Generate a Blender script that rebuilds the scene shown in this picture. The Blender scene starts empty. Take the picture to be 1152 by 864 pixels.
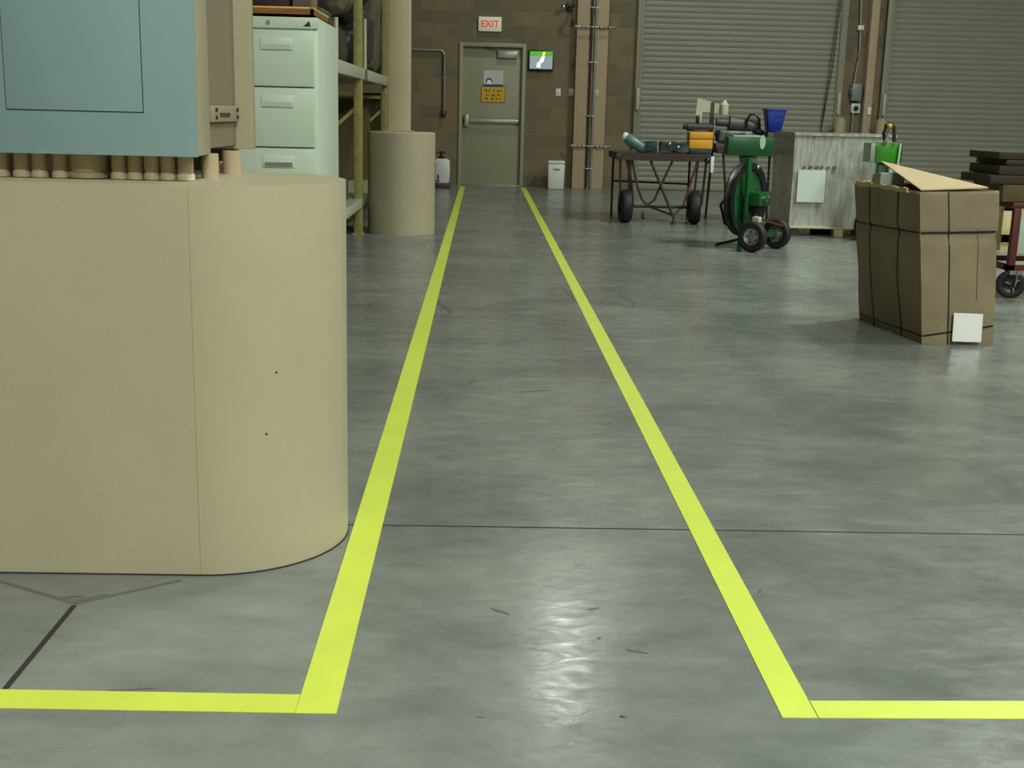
import bpy, bmesh, math, random
from mathutils import Vector, Matrix, noise
random.seed(7)
C = bpy.context.scene
COL = C.collection
PI = math.pi

# ------------------------------------------------------------ camera
CH, PITCH, YAW, ROLL, FPX = 1.13974, 0.221474, 0.0287865, 0.0247087, 1357.74
_fw = Vector((math.sin(YAW)*math.cos(PITCH), math.cos(YAW)*math.cos(PITCH), -math.sin(PITCH)))
_rt = Vector((math.cos(YAW), -math.sin(YAW), 0))
_up = _rt.cross(_fw)
_r2 = math.cos(ROLL)*_rt + math.sin(ROLL)*_up
_u2 = -math.sin(ROLL)*_rt + math.cos(ROLL)*_up
cd = bpy.data.cameras.new('camera'); cam = bpy.data.objects.new('camera', cd); COL.objects.link(cam)
cd.sensor_fit = 'HORIZONTAL'; cd.sensor_width = 36; cd.lens = 36*FPX/1152
cd.clip_start = .05; cd.clip_end = 200
M4 = Matrix((( _r2.x, _u2.x, -_fw.x, 0), (_r2.y, _u2.y, -_fw.y, 0), (_r2.z, _u2.z, -_fw.z, CH), (0, 0, 0, 1)))
cam.matrix_world = M4
C.camera = cam

def at(x, y, Y):
    """survey helper: the point on the vertical plane at distance Y seen at (x, y)"""
    v = _fw + _r2*((x-576)/FPX) - _u2*((y-432)/FPX)
    t = Y/v.y
    return Vector((t*v.x, Y, CH+t*v.z))
def gr(x, y, h=0.0):
    v = _fw + _r2*((x-576)/FPX) - _u2*((y-432)/FPX)
    t = (h-CH)/v.z
    return Vector((t*v.x, t*v.y, h))

# ------------------------------------------------------------ materials
def lin(c):
    return tuple((v/255/12.92 if v/255 <= .04045 else ((v/255+.055)/1.055)**2.4) for v in c)
def mat(name, rgb, rough=.6, metal=0, var=0.0, scale=8, bump=0.0, bscale=None, spec=.5, emit=None, estr=0, stretch=(1, 1, 1), rgb2=None, alpha=1):
    m = bpy.data.materials.new(name); m.use_nodes = True
    n = m.node_tree.nodes; l = m.node_tree.links; b = n['Principled BSDF']
    c = lin(rgb)
    b.inputs['Roughness'].default_value = rough; b.inputs['Metallic'].default_value = metal
    b.inputs['Specular IOR Level'].default_value = spec
    b.inputs['Base Color'].default_value = (*c, 1)
    tc = n.new('ShaderNodeTexCoord'); mp = n.new('ShaderNodeMapping'); mp.inputs['Scale'].default_value = stretch
    l.new(tc.outputs['Object'], mp.inputs['Vector'])
    if var > 0 or rgb2:
        nz = n.new('ShaderNodeTexNoise'); nz.inputs['Scale'].default_value = scale; nz.inputs['Detail'].default_value = 5
        nz.inputs['Roughness'].default_value = .6
        l.new(mp.outputs[0], nz.inputs['Vector'])
        rp = n.new('ShaderNodeValToRGB')
        d = lin(rgb2) if rgb2 else tuple(v*(1-var) for v in c)
        e = c if rgb2 else tuple(min(1, v*(1+var)) for v in c)
        rp.color_ramp.elements[0].position = .3; rp.color_ramp.elements[1].position = .7
        rp.color_ramp.elements[0].color = (*d, 1); rp.color_ramp.elements[1].color = (*e, 1)
        l.new(nz.outputs['Fac'], rp.inputs[0]); l.new(rp.outputs[0], b.inputs['Base Color'])
    if bump > 0:
        nb = n.new('ShaderNodeTexNoise'); nb.inputs['Scale'].default_value = bscale or scale*4; nb.inputs['Detail'].default_value = 3
        l.new(mp.outputs[0], nb.inputs['Vector'])
        bp = n.new('ShaderNodeBump'); bp.inputs['Strength'].default_value = bump; bp.inputs['Distance'].default_value = .01
        l.new(nb.outputs['Fac'], bp.inputs['Height']); l.new(bp.outputs[0], b.inputs['Normal'])
    if emit:
        b.inputs['Emission Color'].default_value = (*lin(emit), 1); b.inputs['Emission Strength'].default_value = estr
    if alpha < 1: b.inputs['Alpha'].default_value = alpha
    return m

M = {}
M['pier'] = mat('pier tan paint', (174, 164, 138), .55, var=.05, scale=2.5, bump=.06, bscale=160)
M['coltan'] = mat('column tan paint', (164, 156, 130), .5, var=.04, scale=3)
M['coupl'] = mat('cream coupling', (204, 192, 160), .5)
M['coltan2'] = mat('bracket paint', (146, 134, 108), .5)
M['farcol'] = mat('far column paint', (200, 186, 154), .5, var=.04, scale=3)
M['panelblue'] = mat('panel blue grey enamel', (131, 156, 158), .4, var=.03, scale=3, bump=.02, bscale=200)
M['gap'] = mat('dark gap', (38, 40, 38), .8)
M['cream'] = mat('cabinet cream enamel', (192, 206, 188), .4, var=.02, scale=4)
M['plate'] = mat('label plate', (206, 214, 204), .35)
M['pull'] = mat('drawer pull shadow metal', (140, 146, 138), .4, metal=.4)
M['yellow'] = mat('yellow floor tape', (209, 223, 82), .45, var=.05, scale=6)
M['wood'] = mat('varnished tray wood', (150, 98, 44), .45, rgb2=(112, 66, 26), scale=5, stretch=(1, 12, 12))
M['woodlight'] = mat('tray lip wood', (216, 172, 96), .45)
M['black'] = mat('black rubber', (30, 30, 32), .6, var=.1, scale=20)
M['blackplastic'] = mat('black plastic', (26, 27, 30), .35)
M['gunmetal'] = mat('dark steel', (62, 58, 54), .45, metal=.5, var=.15, scale=12)
M['galv'] = mat('galvanised steel', (158, 160, 156), .38, metal=.7, var=.08, scale=15)
M['conduit'] = mat('painted conduit', (176, 158, 128), .5, var=.08, scale=20)
M['rackyel'] = mat('worn yellow rack paint', (170, 158, 92), .5, rgb2=(138, 130, 84), scale=14)
M['rackbeam'] = mat('pale grey rack beam', (176, 178, 156), .5, var=.06, scale=8)
M['deck'] = mat('pale rack deck board', (156, 158, 132), .6, var=.08, scale=8)
M['kraft'] = mat('kraft cardboard', (150, 132, 96), .8, var=.08, scale=5, bump=.15, bscale=30)
M['kraftdark'] = mat('olive kraft sheets', (108, 96, 60), .8, rgb2=(82, 72, 44), scale=4, stretch=(3, 3, .6))
M['sack'] = mat('dusty brown sack', (112, 102, 80), .85, rgb2=(74, 66, 50), scale=7, bump=.5, bscale=25)
M['sackdark'] = mat('dark film wrapped load', (42, 40, 34), .5, rgb2=(64, 58, 46), scale=6, bump=.4, bscale=20)
M['box'] = mat('strapped box cardboard', (150, 136, 108), .8, rgb2=(134, 120, 94), scale=4, bump=.25, bscale=9)
M['boxin'] = mat('box inner liner', (198, 176, 136), .8, var=.05)
M['strap'] = mat('black strapping', (24, 22, 22), .45)
M['white'] = mat('white paper', (250, 251, 250), .5)
M['whiteplastic'] = mat('white plastic', (222, 226, 216), .4)
M['green'] = mat('machine green enamel', (22, 84, 40), .35, var=.12, scale=8)
M['greenlight'] = mat('bright green enamel', (52, 132, 30), .35, var=.1, scale=8)
M['greenlabel'] = mat('pale green sticker', (176, 204, 172), .4)
M['chrome'] = mat('chrome', (210, 212, 212), .2, metal=1)
M['blue'] = mat('blue bin plastic', (26, 48, 150), .4)
M['yelbox'] = mat('yellow orange case', (222, 160, 30), .45, var=.08)
M['redbrown'] = mat('red brown painted steel', (92, 34, 30), .5, var=.15, scale=14)
M['rust'] = mat('dark rusty steel', (66, 44, 38), .6, rgb2=(48, 38, 34), scale=14)
M['teal'] = mat('teal wrapped bottle', (84, 116, 112), .3, var=.2)
M['tealdark'] = mat('dark teal tarp', (36, 64, 64), .5, rgb2=(22, 40, 44), scale=10, bump=.4)
M['greymach'] = mat('grey machine casting', (86, 84, 78), .5, rgb2=(62, 60, 58), scale=9)
M['beige'] = mat('beige panel', (192, 188, 160), .5)
M['darkwood'] = mat('dark weathered timber', (72, 58, 42), .8, rgb2=(50, 42, 32), scale=6, stretch=(1, 8, 8))
M['crate'] = mat('pale crate timber', (214, 200, 148), .7, rgb2=(190, 172, 120), scale=5, stretch=(1, 1, 8))
M['frame'] = mat('door frame paint', (158, 154, 128), .5, var=.03)
M['leaf'] = mat('door leaf paint', (154, 150, 124), .5, var=.03)
M['bar'] = mat('push bar aluminium', (176, 178, 160), .35, metal=.4)
M['shutter'] = mat('shutter taupe enamel', (138, 138, 122), .5, var=.04, scale=3)
M['guide'] = mat('shutter guide', (146, 144, 124), .5, var=.04, scale=3)
M['pilaster'] = mat('pilaster paint', (186, 164, 134), .6, var=.05, scale=4)
M['bollard'] = mat('bollard paint', (166, 156, 124), .6, var=.06)
M['joint'] = mat('floor joint filler', (44, 44, 42), .7)
M['stain'] = mat('floor scuff', (96, 99, 92), .4)
M['purple'] = mat('plum tray', (82, 62, 66), .6)
M['signyel'] = mat('yellow sign', (212, 170, 20), .45)
M['signgrey'] = mat('grey notice', (196, 202, 202), .35)
M['signblue'] = mat('blue strip', (42, 46, 120), .4)
M['red'] = mat('exit red', (220, 60, 50), .4, emit=(230, 60, 50), estr=.35)
M['exitwhite'] = mat('exit face', (226, 224, 204), .4, emit=(226, 226, 200), estr=.12)
M['screen'] = mat('screen grey', (90, 100, 104), .3, emit=(170, 186, 190), estr=.45)
M['screengreen'] = mat('screen green', (40, 130, 20), .3, emit=(84, 190, 30), estr=.55)
M['screenwhite'] = mat('screen white', (250, 250, 250), .3, emit=(255, 255, 255), estr=1.3)
M['screenyel'] = mat('screen yellow', (230, 220, 80), .3, emit=(230, 230, 80), estr=1)
M['ceiling'] = mat('ceiling paint', (120, 124, 120), .8)
M['sidewall'] = mat('side wall paint', (120, 114, 100), .8, var=.04, scale=1)
M['lampglow'] = mat('lamp lens', (255, 255, 245), .4, emit=(245, 255, 232), estr=6)

# block wall
def block_mat():
    m = bpy.data.materials.new('brown split block'); m.use_nodes = True
    n = m.node_tree.nodes; l = m.node_tree.links; b = n['Principled BSDF']
    tc = n.new('ShaderNodeTexCoord'); sx = n.new('ShaderNodeSeparateXYZ'); cx = n.new('ShaderNodeCombineXYZ')
    l.new(tc.outputs['Object'], sx.inputs[0])
    ad = n.new('ShaderNodeMath'); ad.operation = 'ADD'
    l.new(sx.outputs['X'], ad.inputs[0]); l.new(sx.outputs['Y'], ad.inputs[1])
    l.new(ad.outputs[0], cx.inputs['X']); l.new(sx.outputs['Z'], cx.inputs['Y'])
    br = n.new('ShaderNodeTexBrick'); l.new(cx.outputs[0], br.inputs['Vector'])
    br.inputs['Scale'].default_value = 1; br.inputs['Brick Width'].default_value = .406; br.inputs['Row Height'].default_value = .203
    br.inputs['Mortar Size'].default_value = .006; br.inputs['Mortar Smooth'].default_value = .3
    br.inputs['Color1'].default_value = (*lin((132, 116, 88)), 1); br.inputs['Color2'].default_value = (*lin((112, 102, 82)), 1)
    br.inputs['Mortar'].default_value = (*lin((132, 120, 98)), 1)
    nz = n.new('ShaderNodeTexNoise'); nz.inputs['Scale'].default_value = 45; nz.inputs['Detail'].default_value = 4
    l.new(tc.outputs['Object'], nz.inputs['Vector'])
    mx = n.new('ShaderNodeMix'); mx.data_type = 'RGBA'; mx.blend_type = 'OVERLAY'; mx.inputs[0].default_value = .25
    l.new(br.outputs['Color'], mx.inputs[6]); l.new(nz.outputs['Fac'], mx.inputs[7]); l.new(mx.outputs[2], b.inputs['Base Color'])
    b.inputs['Roughness'].default_value = .85
    bp = n.new('ShaderNodeBump'); bp.inputs['Strength'].default_value = .5; bp.inputs['Distance'].default_value = .01; bp.invert = True
    l.new(br.outputs['Fac'], bp.inputs['Height']); l.new(bp.outputs[0], b.inputs['Normal'])
    return m
M['block'] = block_mat()

def floor_mat():
    m = bpy.data.materials.new('polished concrete'); m.use_nodes = True
    n = m.node_tree.nodes; l = m.node_tree.links; b = n['Principled BSDF']
    tc = n.new('ShaderNodeTexCoord')
    def nz(scale, detail, stretch=(1, 1, 1), rough=.6, dist=0):
        mp = n.new('ShaderNodeMapping'); mp.inputs['Scale'].default_value = stretch
        l.new(tc.outputs['Object'], mp.inputs['Vector'])
        t = n.new('ShaderNodeTexNoise'); t.inputs['Scale'].default_value = scale; t.inputs['Detail'].default_value = detail
        t.inputs['Roughness'].default_value = rough; t.inputs['Distortion'].default_value = dist
        l.new(mp.outputs[0], t.inputs['Vector']); return t
    a = nz(1.1, 6, (1, 1.5, 1), .62, .6); c = nz(5, 6, (1, 2.2, 1), .7, .4); g = nz(300, 2)
    r1 = n.new('ShaderNodeValToRGB')
    r1.color_ramp.elements[0].position = .3; r1.color_ramp.elements[0].color = (*lin((106, 111, 107)), 1)
    r1.color_ramp.elements[1].position = .68; r1.color_ramp.elements[1].color = (*lin((136, 141, 135)), 1)
    l.new(a.outputs['Fac'], r1.inputs[0])
    mx = n.new('ShaderNodeMix'); mx.data_type = 'RGBA'; mx.blend_type = 'OVERLAY'; mx.inputs[0].default_value = .4
    l.new(r1.outputs[0], mx.inputs[6]); l.new(c.outputs['Fac'], mx.inputs[7])
    mx2 = n.new('ShaderNodeMix'); mx2.data_type = 'RGBA'; mx2.blend_type = 'OVERLAY'; mx2.inputs[0].default_value = .12
    l.new(mx.outputs[2], mx2.inputs[6]); l.new(g.outputs['Fac'], mx2.inputs[7])
    # faint travel-worn bands running down the aisle
    t = nz(2.2, 4, (1, .12, 1), .5, .2)
    r2 = n.new('ShaderNodeValToRGB')
    r2.color_ramp.elements[0].position = .32; r2.color_ramp.elements[0].color = (.80, .80, .80, 1)
    r2.color_ramp.elements[1].position = .55; r2.color_ramp.elements[1].color = (1, 1, 1, 1)
    l.new(t.outputs['Fac'], r2.inputs[0])
    mx3 = n.new('ShaderNodeMix'); mx3.data_type = 'RGBA'; mx3.blend_type = 'MULTIPLY'; mx3.inputs[0].default_value = .8
    l.new(mx2.outputs[2], mx3.inputs[6]); l.new(r2.outputs[0], mx3.inputs[7])
    l.new(mx3.outputs[2], b.inputs['Base Color'])
    mr = n.new('ShaderNodeMapRange'); mr.inputs['From Min'].default_value = .35; mr.inputs['From Max'].default_value = .65; mr.inputs['To Min'].default_value = .15; mr.inputs['To Max'].default_value = .31
    pr_ = nz(9, 5, (1, 1.8, 1), .65, .8)
    l.new(pr_.outputs['Fac'], mr.inputs['Value']); l.new(mr.outputs[0], b.inputs['Roughness'])
    b.inputs['Specular IOR Level'].default_value = .35
    bp = n.new('ShaderNodeBump'); bp.inputs['Strength'].default_value = .05; bp.inputs['Distance'].default_value = .01
    pb = nz(16, 5, (1, 1.6, 1), .65, .5)
    l.new(pb.outputs['Fac'], bp.inputs['Height']); l.new(bp.outputs[0], b.inputs['Normal'])
    return m
M['floor'] = floor_mat()

def film_mat():
    m = bpy.data.materials.new('stretch film'); m.use_nodes = True
    n = m.node_tree.nodes; l = m.node_tree.links; b = n['Principled BSDF']
    tc = n.new('ShaderNodeTexCoord'); mp = n.new('ShaderNodeMapping'); mp.inputs['Scale'].default_value = (17, 17, 2.6)
    l.new(tc.outputs['Object'], mp.inputs['Vector'])
    t = n.new('ShaderNodeTexNoise'); t.inputs['Scale'].default_value = 1.6; t.inputs['Detail'].default_value = 5
    t.inputs['Distortion'].default_value = .6; l.new(mp.outputs[0], t.inputs['Vector'])
    r = n.new('ShaderNodeValToRGB')
    r.color_ramp.elements[0].position = .32; r.color_ramp.elements[0].color = (*lin((140, 139, 127)), 1)
    r.color_ramp.elements[1].position = .68; r.color_ramp.elements[1].color = (*lin((178, 182, 171)), 1)
    l.new(t.outputs['Fac'], r.inputs[0]); l.new(r.outputs[0], b.inputs['Base Color'])
    b.inputs['Roughness'].default_value = .25; b.inputs['Coat Weight'].default_value = .7; b.inputs['Coat Roughness'].default_value = .15
    bp = n.new('ShaderNodeBump'); bp.inputs['Strength'].default_value = .5; bp.inputs['Distance'].default_value = .02
    l.new(t.outputs['Fac'], bp.inputs['Height']); l.new(bp.outputs[0], b.inputs['Normal'])
    return m
M['film'] = film_mat()

# ------------------------------------------------------------ mesh helpers
def V(*a): return Vector(a)
class MB:
    def __init__(s): s.bm = bmesh.new()
    def _bev(s, vs, w, seg=2):
        if w > 0:
            es = list({e for v in vs for e in v.link_edges})
            bmesh.ops.bevel(s.bm, geom=es, offset=w, segments=seg, profile=.5, affect='EDGES')
    def box(s, lo, hi, bev=0.0, rot=None, piv=None):
        lo = Vector(lo); hi = Vector(hi); c = (lo+hi)/2; d = hi-lo
        r = bmesh.ops.create_cube(s.bm, size=1, matrix=Matrix.Translation(c) @ Matrix.Diagonal((abs(d.x), abs(d.y), abs(d.z), 1)))
        if rot: bmesh.ops.rotate(s.bm, verts=r['verts'], cent=piv or c, matrix=rot)
        s._bev(r['verts'], bev); return s
    def hexa(s, p, bev=0.0):
        """8 corners: bottom 4 then top 4, counter-clockwise from above"""
        v = [s.bm.verts.new(q) for q in p]
        for f in ((3, 2, 1, 0), (4, 5, 6, 7), (0, 1, 5, 4), (1, 2, 6, 5), (2, 3, 7, 6), (3, 0, 4, 7)):
            s.bm.faces.new([v[i] for i in f])
        s._bev(v, bev); return s
    def rod(s, a, b, r, r2=None, n=16):
        a = Vector(a); b = Vector(b); d = b-a; L = d.length
        q = d.to_track_quat('Z', 'Y').to_matrix().to_4x4()
        bmesh.ops.create_cone(s.bm, cap_ends=True, segments=n, radius1=r, radius2=r if r2 is None else r2, depth=L,
                              matrix=Matrix.Translation((a+b)/2) @ q); return s
    def bar(s, a, b, w, h=None):
        """square bar between two points"""
        a = Vector(a); b = Vector(b); d = b-a
        q = d.to_track_quat('Z', 'Y').to_matrix().to_4x4()
        bmesh.ops.create_cube(s.bm, size=1, matrix=Matrix.Translation((a+b)/2) @ q @ Matrix.Diagonal((w, h or w, d.length, 1))); return s
    def ball(s, c, r, sc=(1, 1, 1), n=16):
        bmesh.ops.create_uvsphere(s.bm, u_segments=n, v_segments=max(8, n//2), radius=r,
                                  matrix=Matrix.Translation(c) @ Matrix.Diagonal((*sc, 1))); return s
    def tube(s, pts, r, n=10, closed=False):
        pts = [Vector(p) for p in pts]; rings = []; N = len(pts)
        up = V(0, 0, 1)
        for i, p in enumerate(pts):
            t = (pts[min(i+1, N-1)] - pts[max(i-1, 0)]).normalized()
            u = t.cross(up)
            if u.length < .05: u = t.cross(V(0, 1, 0))
            if rings and u.dot(pu) < 0: u = -u
            u.normalize(); pu = u; w = t.cross(u).normalized()
            rings.append([s.bm.verts.new(p + u*r*math.cos(2*PI*k/n) + w*r*math.sin(2*PI*k/n)) for k in range(n)])
        for a, b in zip(rings, rings[1:]):
            for k in range(n): s.bm.faces.new((a[k], a[(k+1) % n], b[(k+1) % n], b[k]))
        s.bm.faces.new(rings[0][::-1]); s.bm.faces.new(rings[-1]); return s
    def lathe(s, prof, n=32, mtx=None):
        """profile of (r, z)"""
        mtx = mtx or Matrix.Identity(4); rings = []
        for r, z in prof:
            if r < 1e-5: rings.append([s.bm.verts.new(mtx @ V(0, 0, z))])
            else: rings.append([s.bm.verts.new(mtx @ V(r*math.cos(2*PI*k/n), r*math.sin(2*PI*k/n), z)) for k in range(n)])
        for a, b in zip(rings, rings[1:]):
            for k in range(n):
                q = [a[k % len(a)], a[(k+1) % n % len(a)], b[(k+1) % n % len(b)], b[k % len(b)]]
                u = []
                for v in q:
                    if v not in u: u.append(v)
                if len(u) > 2:
                    try: s.bm.faces.new(u)
                    except ValueError: pass
        return s
    def prism(s, pts, z0, z1, bev=0.0, axis='Z'):
        """polygon in plan extruded along axis"""
        def mk(p, z):
            return (p[0], p[1], z) if axis == 'Z' else ((p[0], z, p[1]) if axis == 'Y' else (z, p[0], p[1]))
        a = [s.bm.verts.new(mk(p, z0)) for p in pts]; b = [s.bm.verts.new(mk(p, z1)) for p in pts]
        N = len(pts); s.bm.faces.new(a[::-1]); s.bm.faces.new(b)
        for k in range(N): s.bm.faces.new((a[k], a[(k+1) % N], b[(k+1) % N], b[k]))
        s._bev(a+b, bev); return s
    def quad(s, p):
        s.bm.faces.new([s.bm.verts.new(q) for q in p]); return s
    def lump(s, seed, amp, sc):
        """roughen what is already in the mesh"""
        bmesh.ops.subdivide_edges(s.bm, edges=s.bm.edges[:], cuts=3, use_grid_fill=True)
        for v in s.bm.verts:
            k = noise.noise_vector(v.co*sc + V(seed, seed*2.3, 1))
            v.co += k*amp
        return s
    def build(s, name, m, parent=None, loc=(0, 0, 0), rz=0, smooth=True, sharp=35):
        bmesh.ops.recalc_face_normals(s.bm, faces=s.bm.faces[:])
        me = bpy.data.meshes.new(name); s.bm.to_mesh(me); s.bm.free()
        me.materials.append(M[m] if isinstance(m, str) else m)
        if smooth:
            me.polygons.foreach_set('use_smooth', [True]*len(me.polygons))
            me.set_sharp_from_angle(angle=math.radians(sharp))
        o = bpy.data.objects.new(name, me); COL.objects.link(o)
        o.location = loc; o.rotation_euler = (0, 0, rz)
        if parent: o.parent = parent
        return o
def tag(o, label=None, cat=None, group=None, kind=None):
    if label: o['label'] = label
    if cat: o['category'] = cat
    if group: o['group'] = group
    if kind: o['kind'] = kind
    return o
def thing(name, label, cat, loc=(0, 0, 0), rz=0, group=None):
    o = bpy.data.objects.new(name, None); COL.objects.link(o); o.location = loc; o.rotation_euler = (0, 0, rz)
    o.empty_display_size = .1
    return tag(o, label, cat, group)
def struct(o): o['kind'] = 'structure'; return o
def copy_tree(o, parent=None):
    c = o.copy(); COL.objects.link(c); c.parent = parent
    for ch in o.children: copy_tree(ch, c)
    return c
def text(name, s, size, depth, m, parent, loc, rot=(PI/2, 0, 0)):
    cu = bpy.data.curves.new(name, 'FONT'); cu.body = s; cu.size = size; cu.extrude = depth; cu.align_x = 'CENTER'; cu.align_y = 'CENTER'
    cu.offset = size*.02
    t = bpy.data.objects.new('tmp', cu); COL.objects.link(t)
    bpy.context.view_layer.update()
    me = bpy.data.meshes.new_from_object(t.evaluated_get(bpy.context.evaluated_depsgraph_get()))
    bpy.data.objects.remove(t)
    me.materials.clear(); me.materials.append(M[m]); me.name = name
    o = bpy.data.objects.new(name, me); COL.objects.link(o); o.location = loc; o.rotation_euler = rot; o.parent = parent
    return o

D = 19.25          # the far wall
XL, XR, YB, ZC = -3.4, 14.0, -8.0, 7.6

# ------------------------------------------------------------ the shell
fl = struct(MB().box((XL, YB, -.15), (XR, D+.2, 0)).build('floor', 'floor'))
DX0, DX1, DZ = -.335, .60, 2.12      # door opening
w = MB()
w.box((XL, D, 0), (DX0, D+.2, ZC)); w.box((DX1, D, 0), (XR, D+.2, ZC)); w.box((DX0, D, DZ), (DX1, D+.2, ZC))
struct(w.build('wall_back', 'block', smooth=False))
struct(MB().box((XL-.2, YB, -.15), (XL, D+.2, ZC)).build('wall_left', 'block', smooth=False))
struct(MB().box((XR, YB, -.15), (XR+.2, D+.2, ZC)).build('wall_right', 'sidewall'))
struct(MB().box((XL-.2, YB-.2, -.15), (XR+.2, YB, ZC)).build('wall_front', 'sidewall'))
ce = MB().box((XL-.2, YB-.2, ZC), (XR+.2, D+.2, ZC+.15))
ceil = struct(ce.build('ceiling', 'ceiling'))

# floor joints and the dark diamond around the near pier
def strip(pts, wd, name, m='joint', z=.0008):
    b = MB()
    for p, q in zip(pts, pts[1:]):
        p = V(*p, 0); q = V(*q, 0); d = (q-p).normalized(); n_ = V(-d.y, d.x, 0)*wd/2
        b.quad([(p+n_)+V(0, 0, z), (p-n_)+V(0, 0, z), (q-n_)+V(0, 0, z), (q+n_)+V(0, 0, z)])
    return b.build(name, m, fl, smooth=False)
strip([(-.36, 3.225), (XR, 3.225)], .007, 'floor_joint')
strip([(-1.5, 3.225), (XL, 3.225)], .007, 'floor_joint')
strip([(-.926, YB), (-.926, 2.64)], .013, 'floor_joint')
strip([(-1.22, 2.82), (-.926, 2.65), (-.72, 2.80)], .012, 'floor_joint', 'stain')
strip([(-.75, 11.9), (-.75, 19)], .006, 'floor_joint')
strip([(-.1, 11.54), (XR, 11.54)], .006, 'floor_joint')
# scuffs on the slab
def scuff(x, y, L, wd, ang, name='scuff_mark'):
    c = gr(x, y); b = MB(); n = 9; d = V(math.cos(ang), math.sin(ang), 0); s_ = V(-d.y, d.x, 0)
    top = []; bot = []
    for i in range(n):
        t = i/(n-1)-.5; wv = wd*(.15+math.sin(PI*(t+.5))*(.5+.5*random.random()))
        p = c + d*L*t + s_*math.sin(t*5)*L*.06; top.append(p+s_*wv/2+V(0, 0, .0009)); bot.append(p-s_*wv/2+V(0, 0, .0009))
    b.quad(top+bot[::-1]); b.build(name, 'stain', fl, smooth=False)
scuff(563, 688, .06, .012, 2.3); scuff(716, 733, .05, .014, -.5); scuff(668, 685, .03, .01, .3); scuff(674, 718, .012, .009, .2)
scuff(540, 807, .014, .006, -.6); scuff(701, 807, .014, .006, -.7); scuff(150, 776, .1, .004, 0); scuff(855, 665, .03, .006, .9)
scuff(78, 672, .07, .02, .1); scuff(105, 672, .09, .022, .35)
scuff(640, 330, .5, .05, 1.5); scuff(705, 335, .9, .05, 1.45); scuff(500, 345, .6, .04, 1.6)
scuff(600, 440, .16, .02, .2); scuff(700, 806, .012, .01, .2); scuff(530, 430, .12, .02, 1.2)

# ------------------------------------------------------------ yellow lines
TZ = .0016
def tape(name, poly, label):
    b = MB(); lo = [V(p[0], p[1], .0002) for p in poly]; hi = [V(p[0], p[1], TZ) for p in poly]
    a = [b.bm.verts.new(p) for p in lo]; c = [b.bm.verts.new(p) for p in hi]; N = len(a)
    b.bm.faces.new(a[::-1]); b.bm.faces.new(c)
    for k in range(N): b.bm.faces.new((a[k], a[(k+1) % N], c[(k+1) % N], c[k]))
    return tag(b.build(name, 'yellow', smooth=False), label, 'floor tape')
g = lambda x, y: tuple(gr(x, y)[:2])
def wob(a, b, n=8, amp=.0015):
    a = V(*a); b = V(*b); return [tuple(a.lerp(b, i/n) + V(random.uniform(-amp, amp), 0)) for i in range(n+1)]
ol, il = gr(345, 782), gr(380, 802)
yT, yB_ = 2.212, 2.137
tape('floor_tape', wob((-.3405, yB_), (-.338, 18.9)) + wob((-.258, 18.9), (-.262, yB_)), 'long yellow floor tape along the left side of the walkway')
tape('floor_tape', wob((.606, yB_+.003), (.605, 18.9)) + wob((.680, 18.9), (.6765, yB_+.0025)), 'long yellow floor tape along the right side of the walkway')
tape('floor_tape', [(-2.6, yT+.03), (-.3414, yT), (-.3414, yB_+.0005), (-2.6, yB_+.028)], 'short yellow tape crossing in front of the tan pier at lower left')
tape('floor_tape', [(.6772, yB_+.003), (.6772, yT-.0025), (3.2, yT+.05), (3.2, yB_+.035)], 'yellow tape running off to the right at the lower right corner')

# ------------------------------------------------------------ near pier
def stadium(cx0, cx1, cy, r, n=24):
    p = []
    for k in range(n+1):
        a = -PI/2 + PI*k/n; p.append((cx1 + r*math.cos(a), cy + r*math.sin(a)))
    for k in range(n+1):
        a = PI/2 + PI*k/n; p.append((cx0 + r*math.cos(a), cy + r*math.sin(a)))
    return p
PH = .957
pr = thing('column_pier', 'large tan rounded pier under the blue grey electrical panel', 'pier', (-.93, 3.16, 0))
b = MB(); b.prism(stadium(-.25, .25, 0, .328, 40), 0, PH, bev=.006); b.build('pier_body', 'pier', pr, sharp=40)
b = MB(); b.prism(stadium(-.25, .25, 0, .3305, 40), 0, .0035); b.build('dark_base_ring', 'gap', pr)  # thin dark ring around the foot of the pier
b = MB()
b.box((.2515, -.3288, .004), (.2535, -.3275, PH-.008)); b.build('seam', mat('pier seam', (176, 152, 118), .6), pr)
for (x, y) in ((309, 421), (299, 489)):
    p = at(x, y, 2.87)
    b = MB(); b.ball((0, 0, 0), .0035, (1.2, .4, .8), 8); o = b.build('paint_chip', 'gap', pr); 
    dx = p.x+.93-.25; o.location = (p.x+.93, -math.sqrt(max(.0, .328**2-max(0, dx)**2)), p.z)

# conduits on the pier
cond0 = None
specs = [(2, .017), (25, .0185), (45, .0175), (68, .017), (134, .017), (152, .0165), (171, .0165), (189, .0165), (209, .019)]
for i, (x, r) in enumerate(specs):
    X = at(x, 193, 3.0).x
    lab = {0: 'stub of tan conduit at the left edge of the photo under the blue grey panel',
           8: 'rightmost stub of tan conduit under the blue grey panel',
           7: 'second tan conduit stub from the right under the blue grey panel',
           6: 'third tan conduit stub from the right under the blue grey panel',
           5: 'fourth tan conduit stub from the right under the panel',
           4: 'slim conduit stub just right of the fat pipe under the panel',
           3: 'slim conduit stub just left of the fat pipe under the panel',
           2: 'slim conduit stub, second left of the fat pipe under the panel',
           1: 'tan conduit stub, third left of the fat pipe under the panel'}[i]
    t = thing('conduit_stub', lab, 'conduit', (X, 3.0, PH), 0, 'conduit stubs under the panel')
    MB().rod((0, 0, -.001), (0, 0, .062), r, n=20).build('pipe', 'conduit', t)
    MB().lathe([(r, .0), (r+.003, .002), (r+.003, .013), (r+.001, .018), (r, .018)], 20).build('coupling', 'coupl', t)
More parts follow.
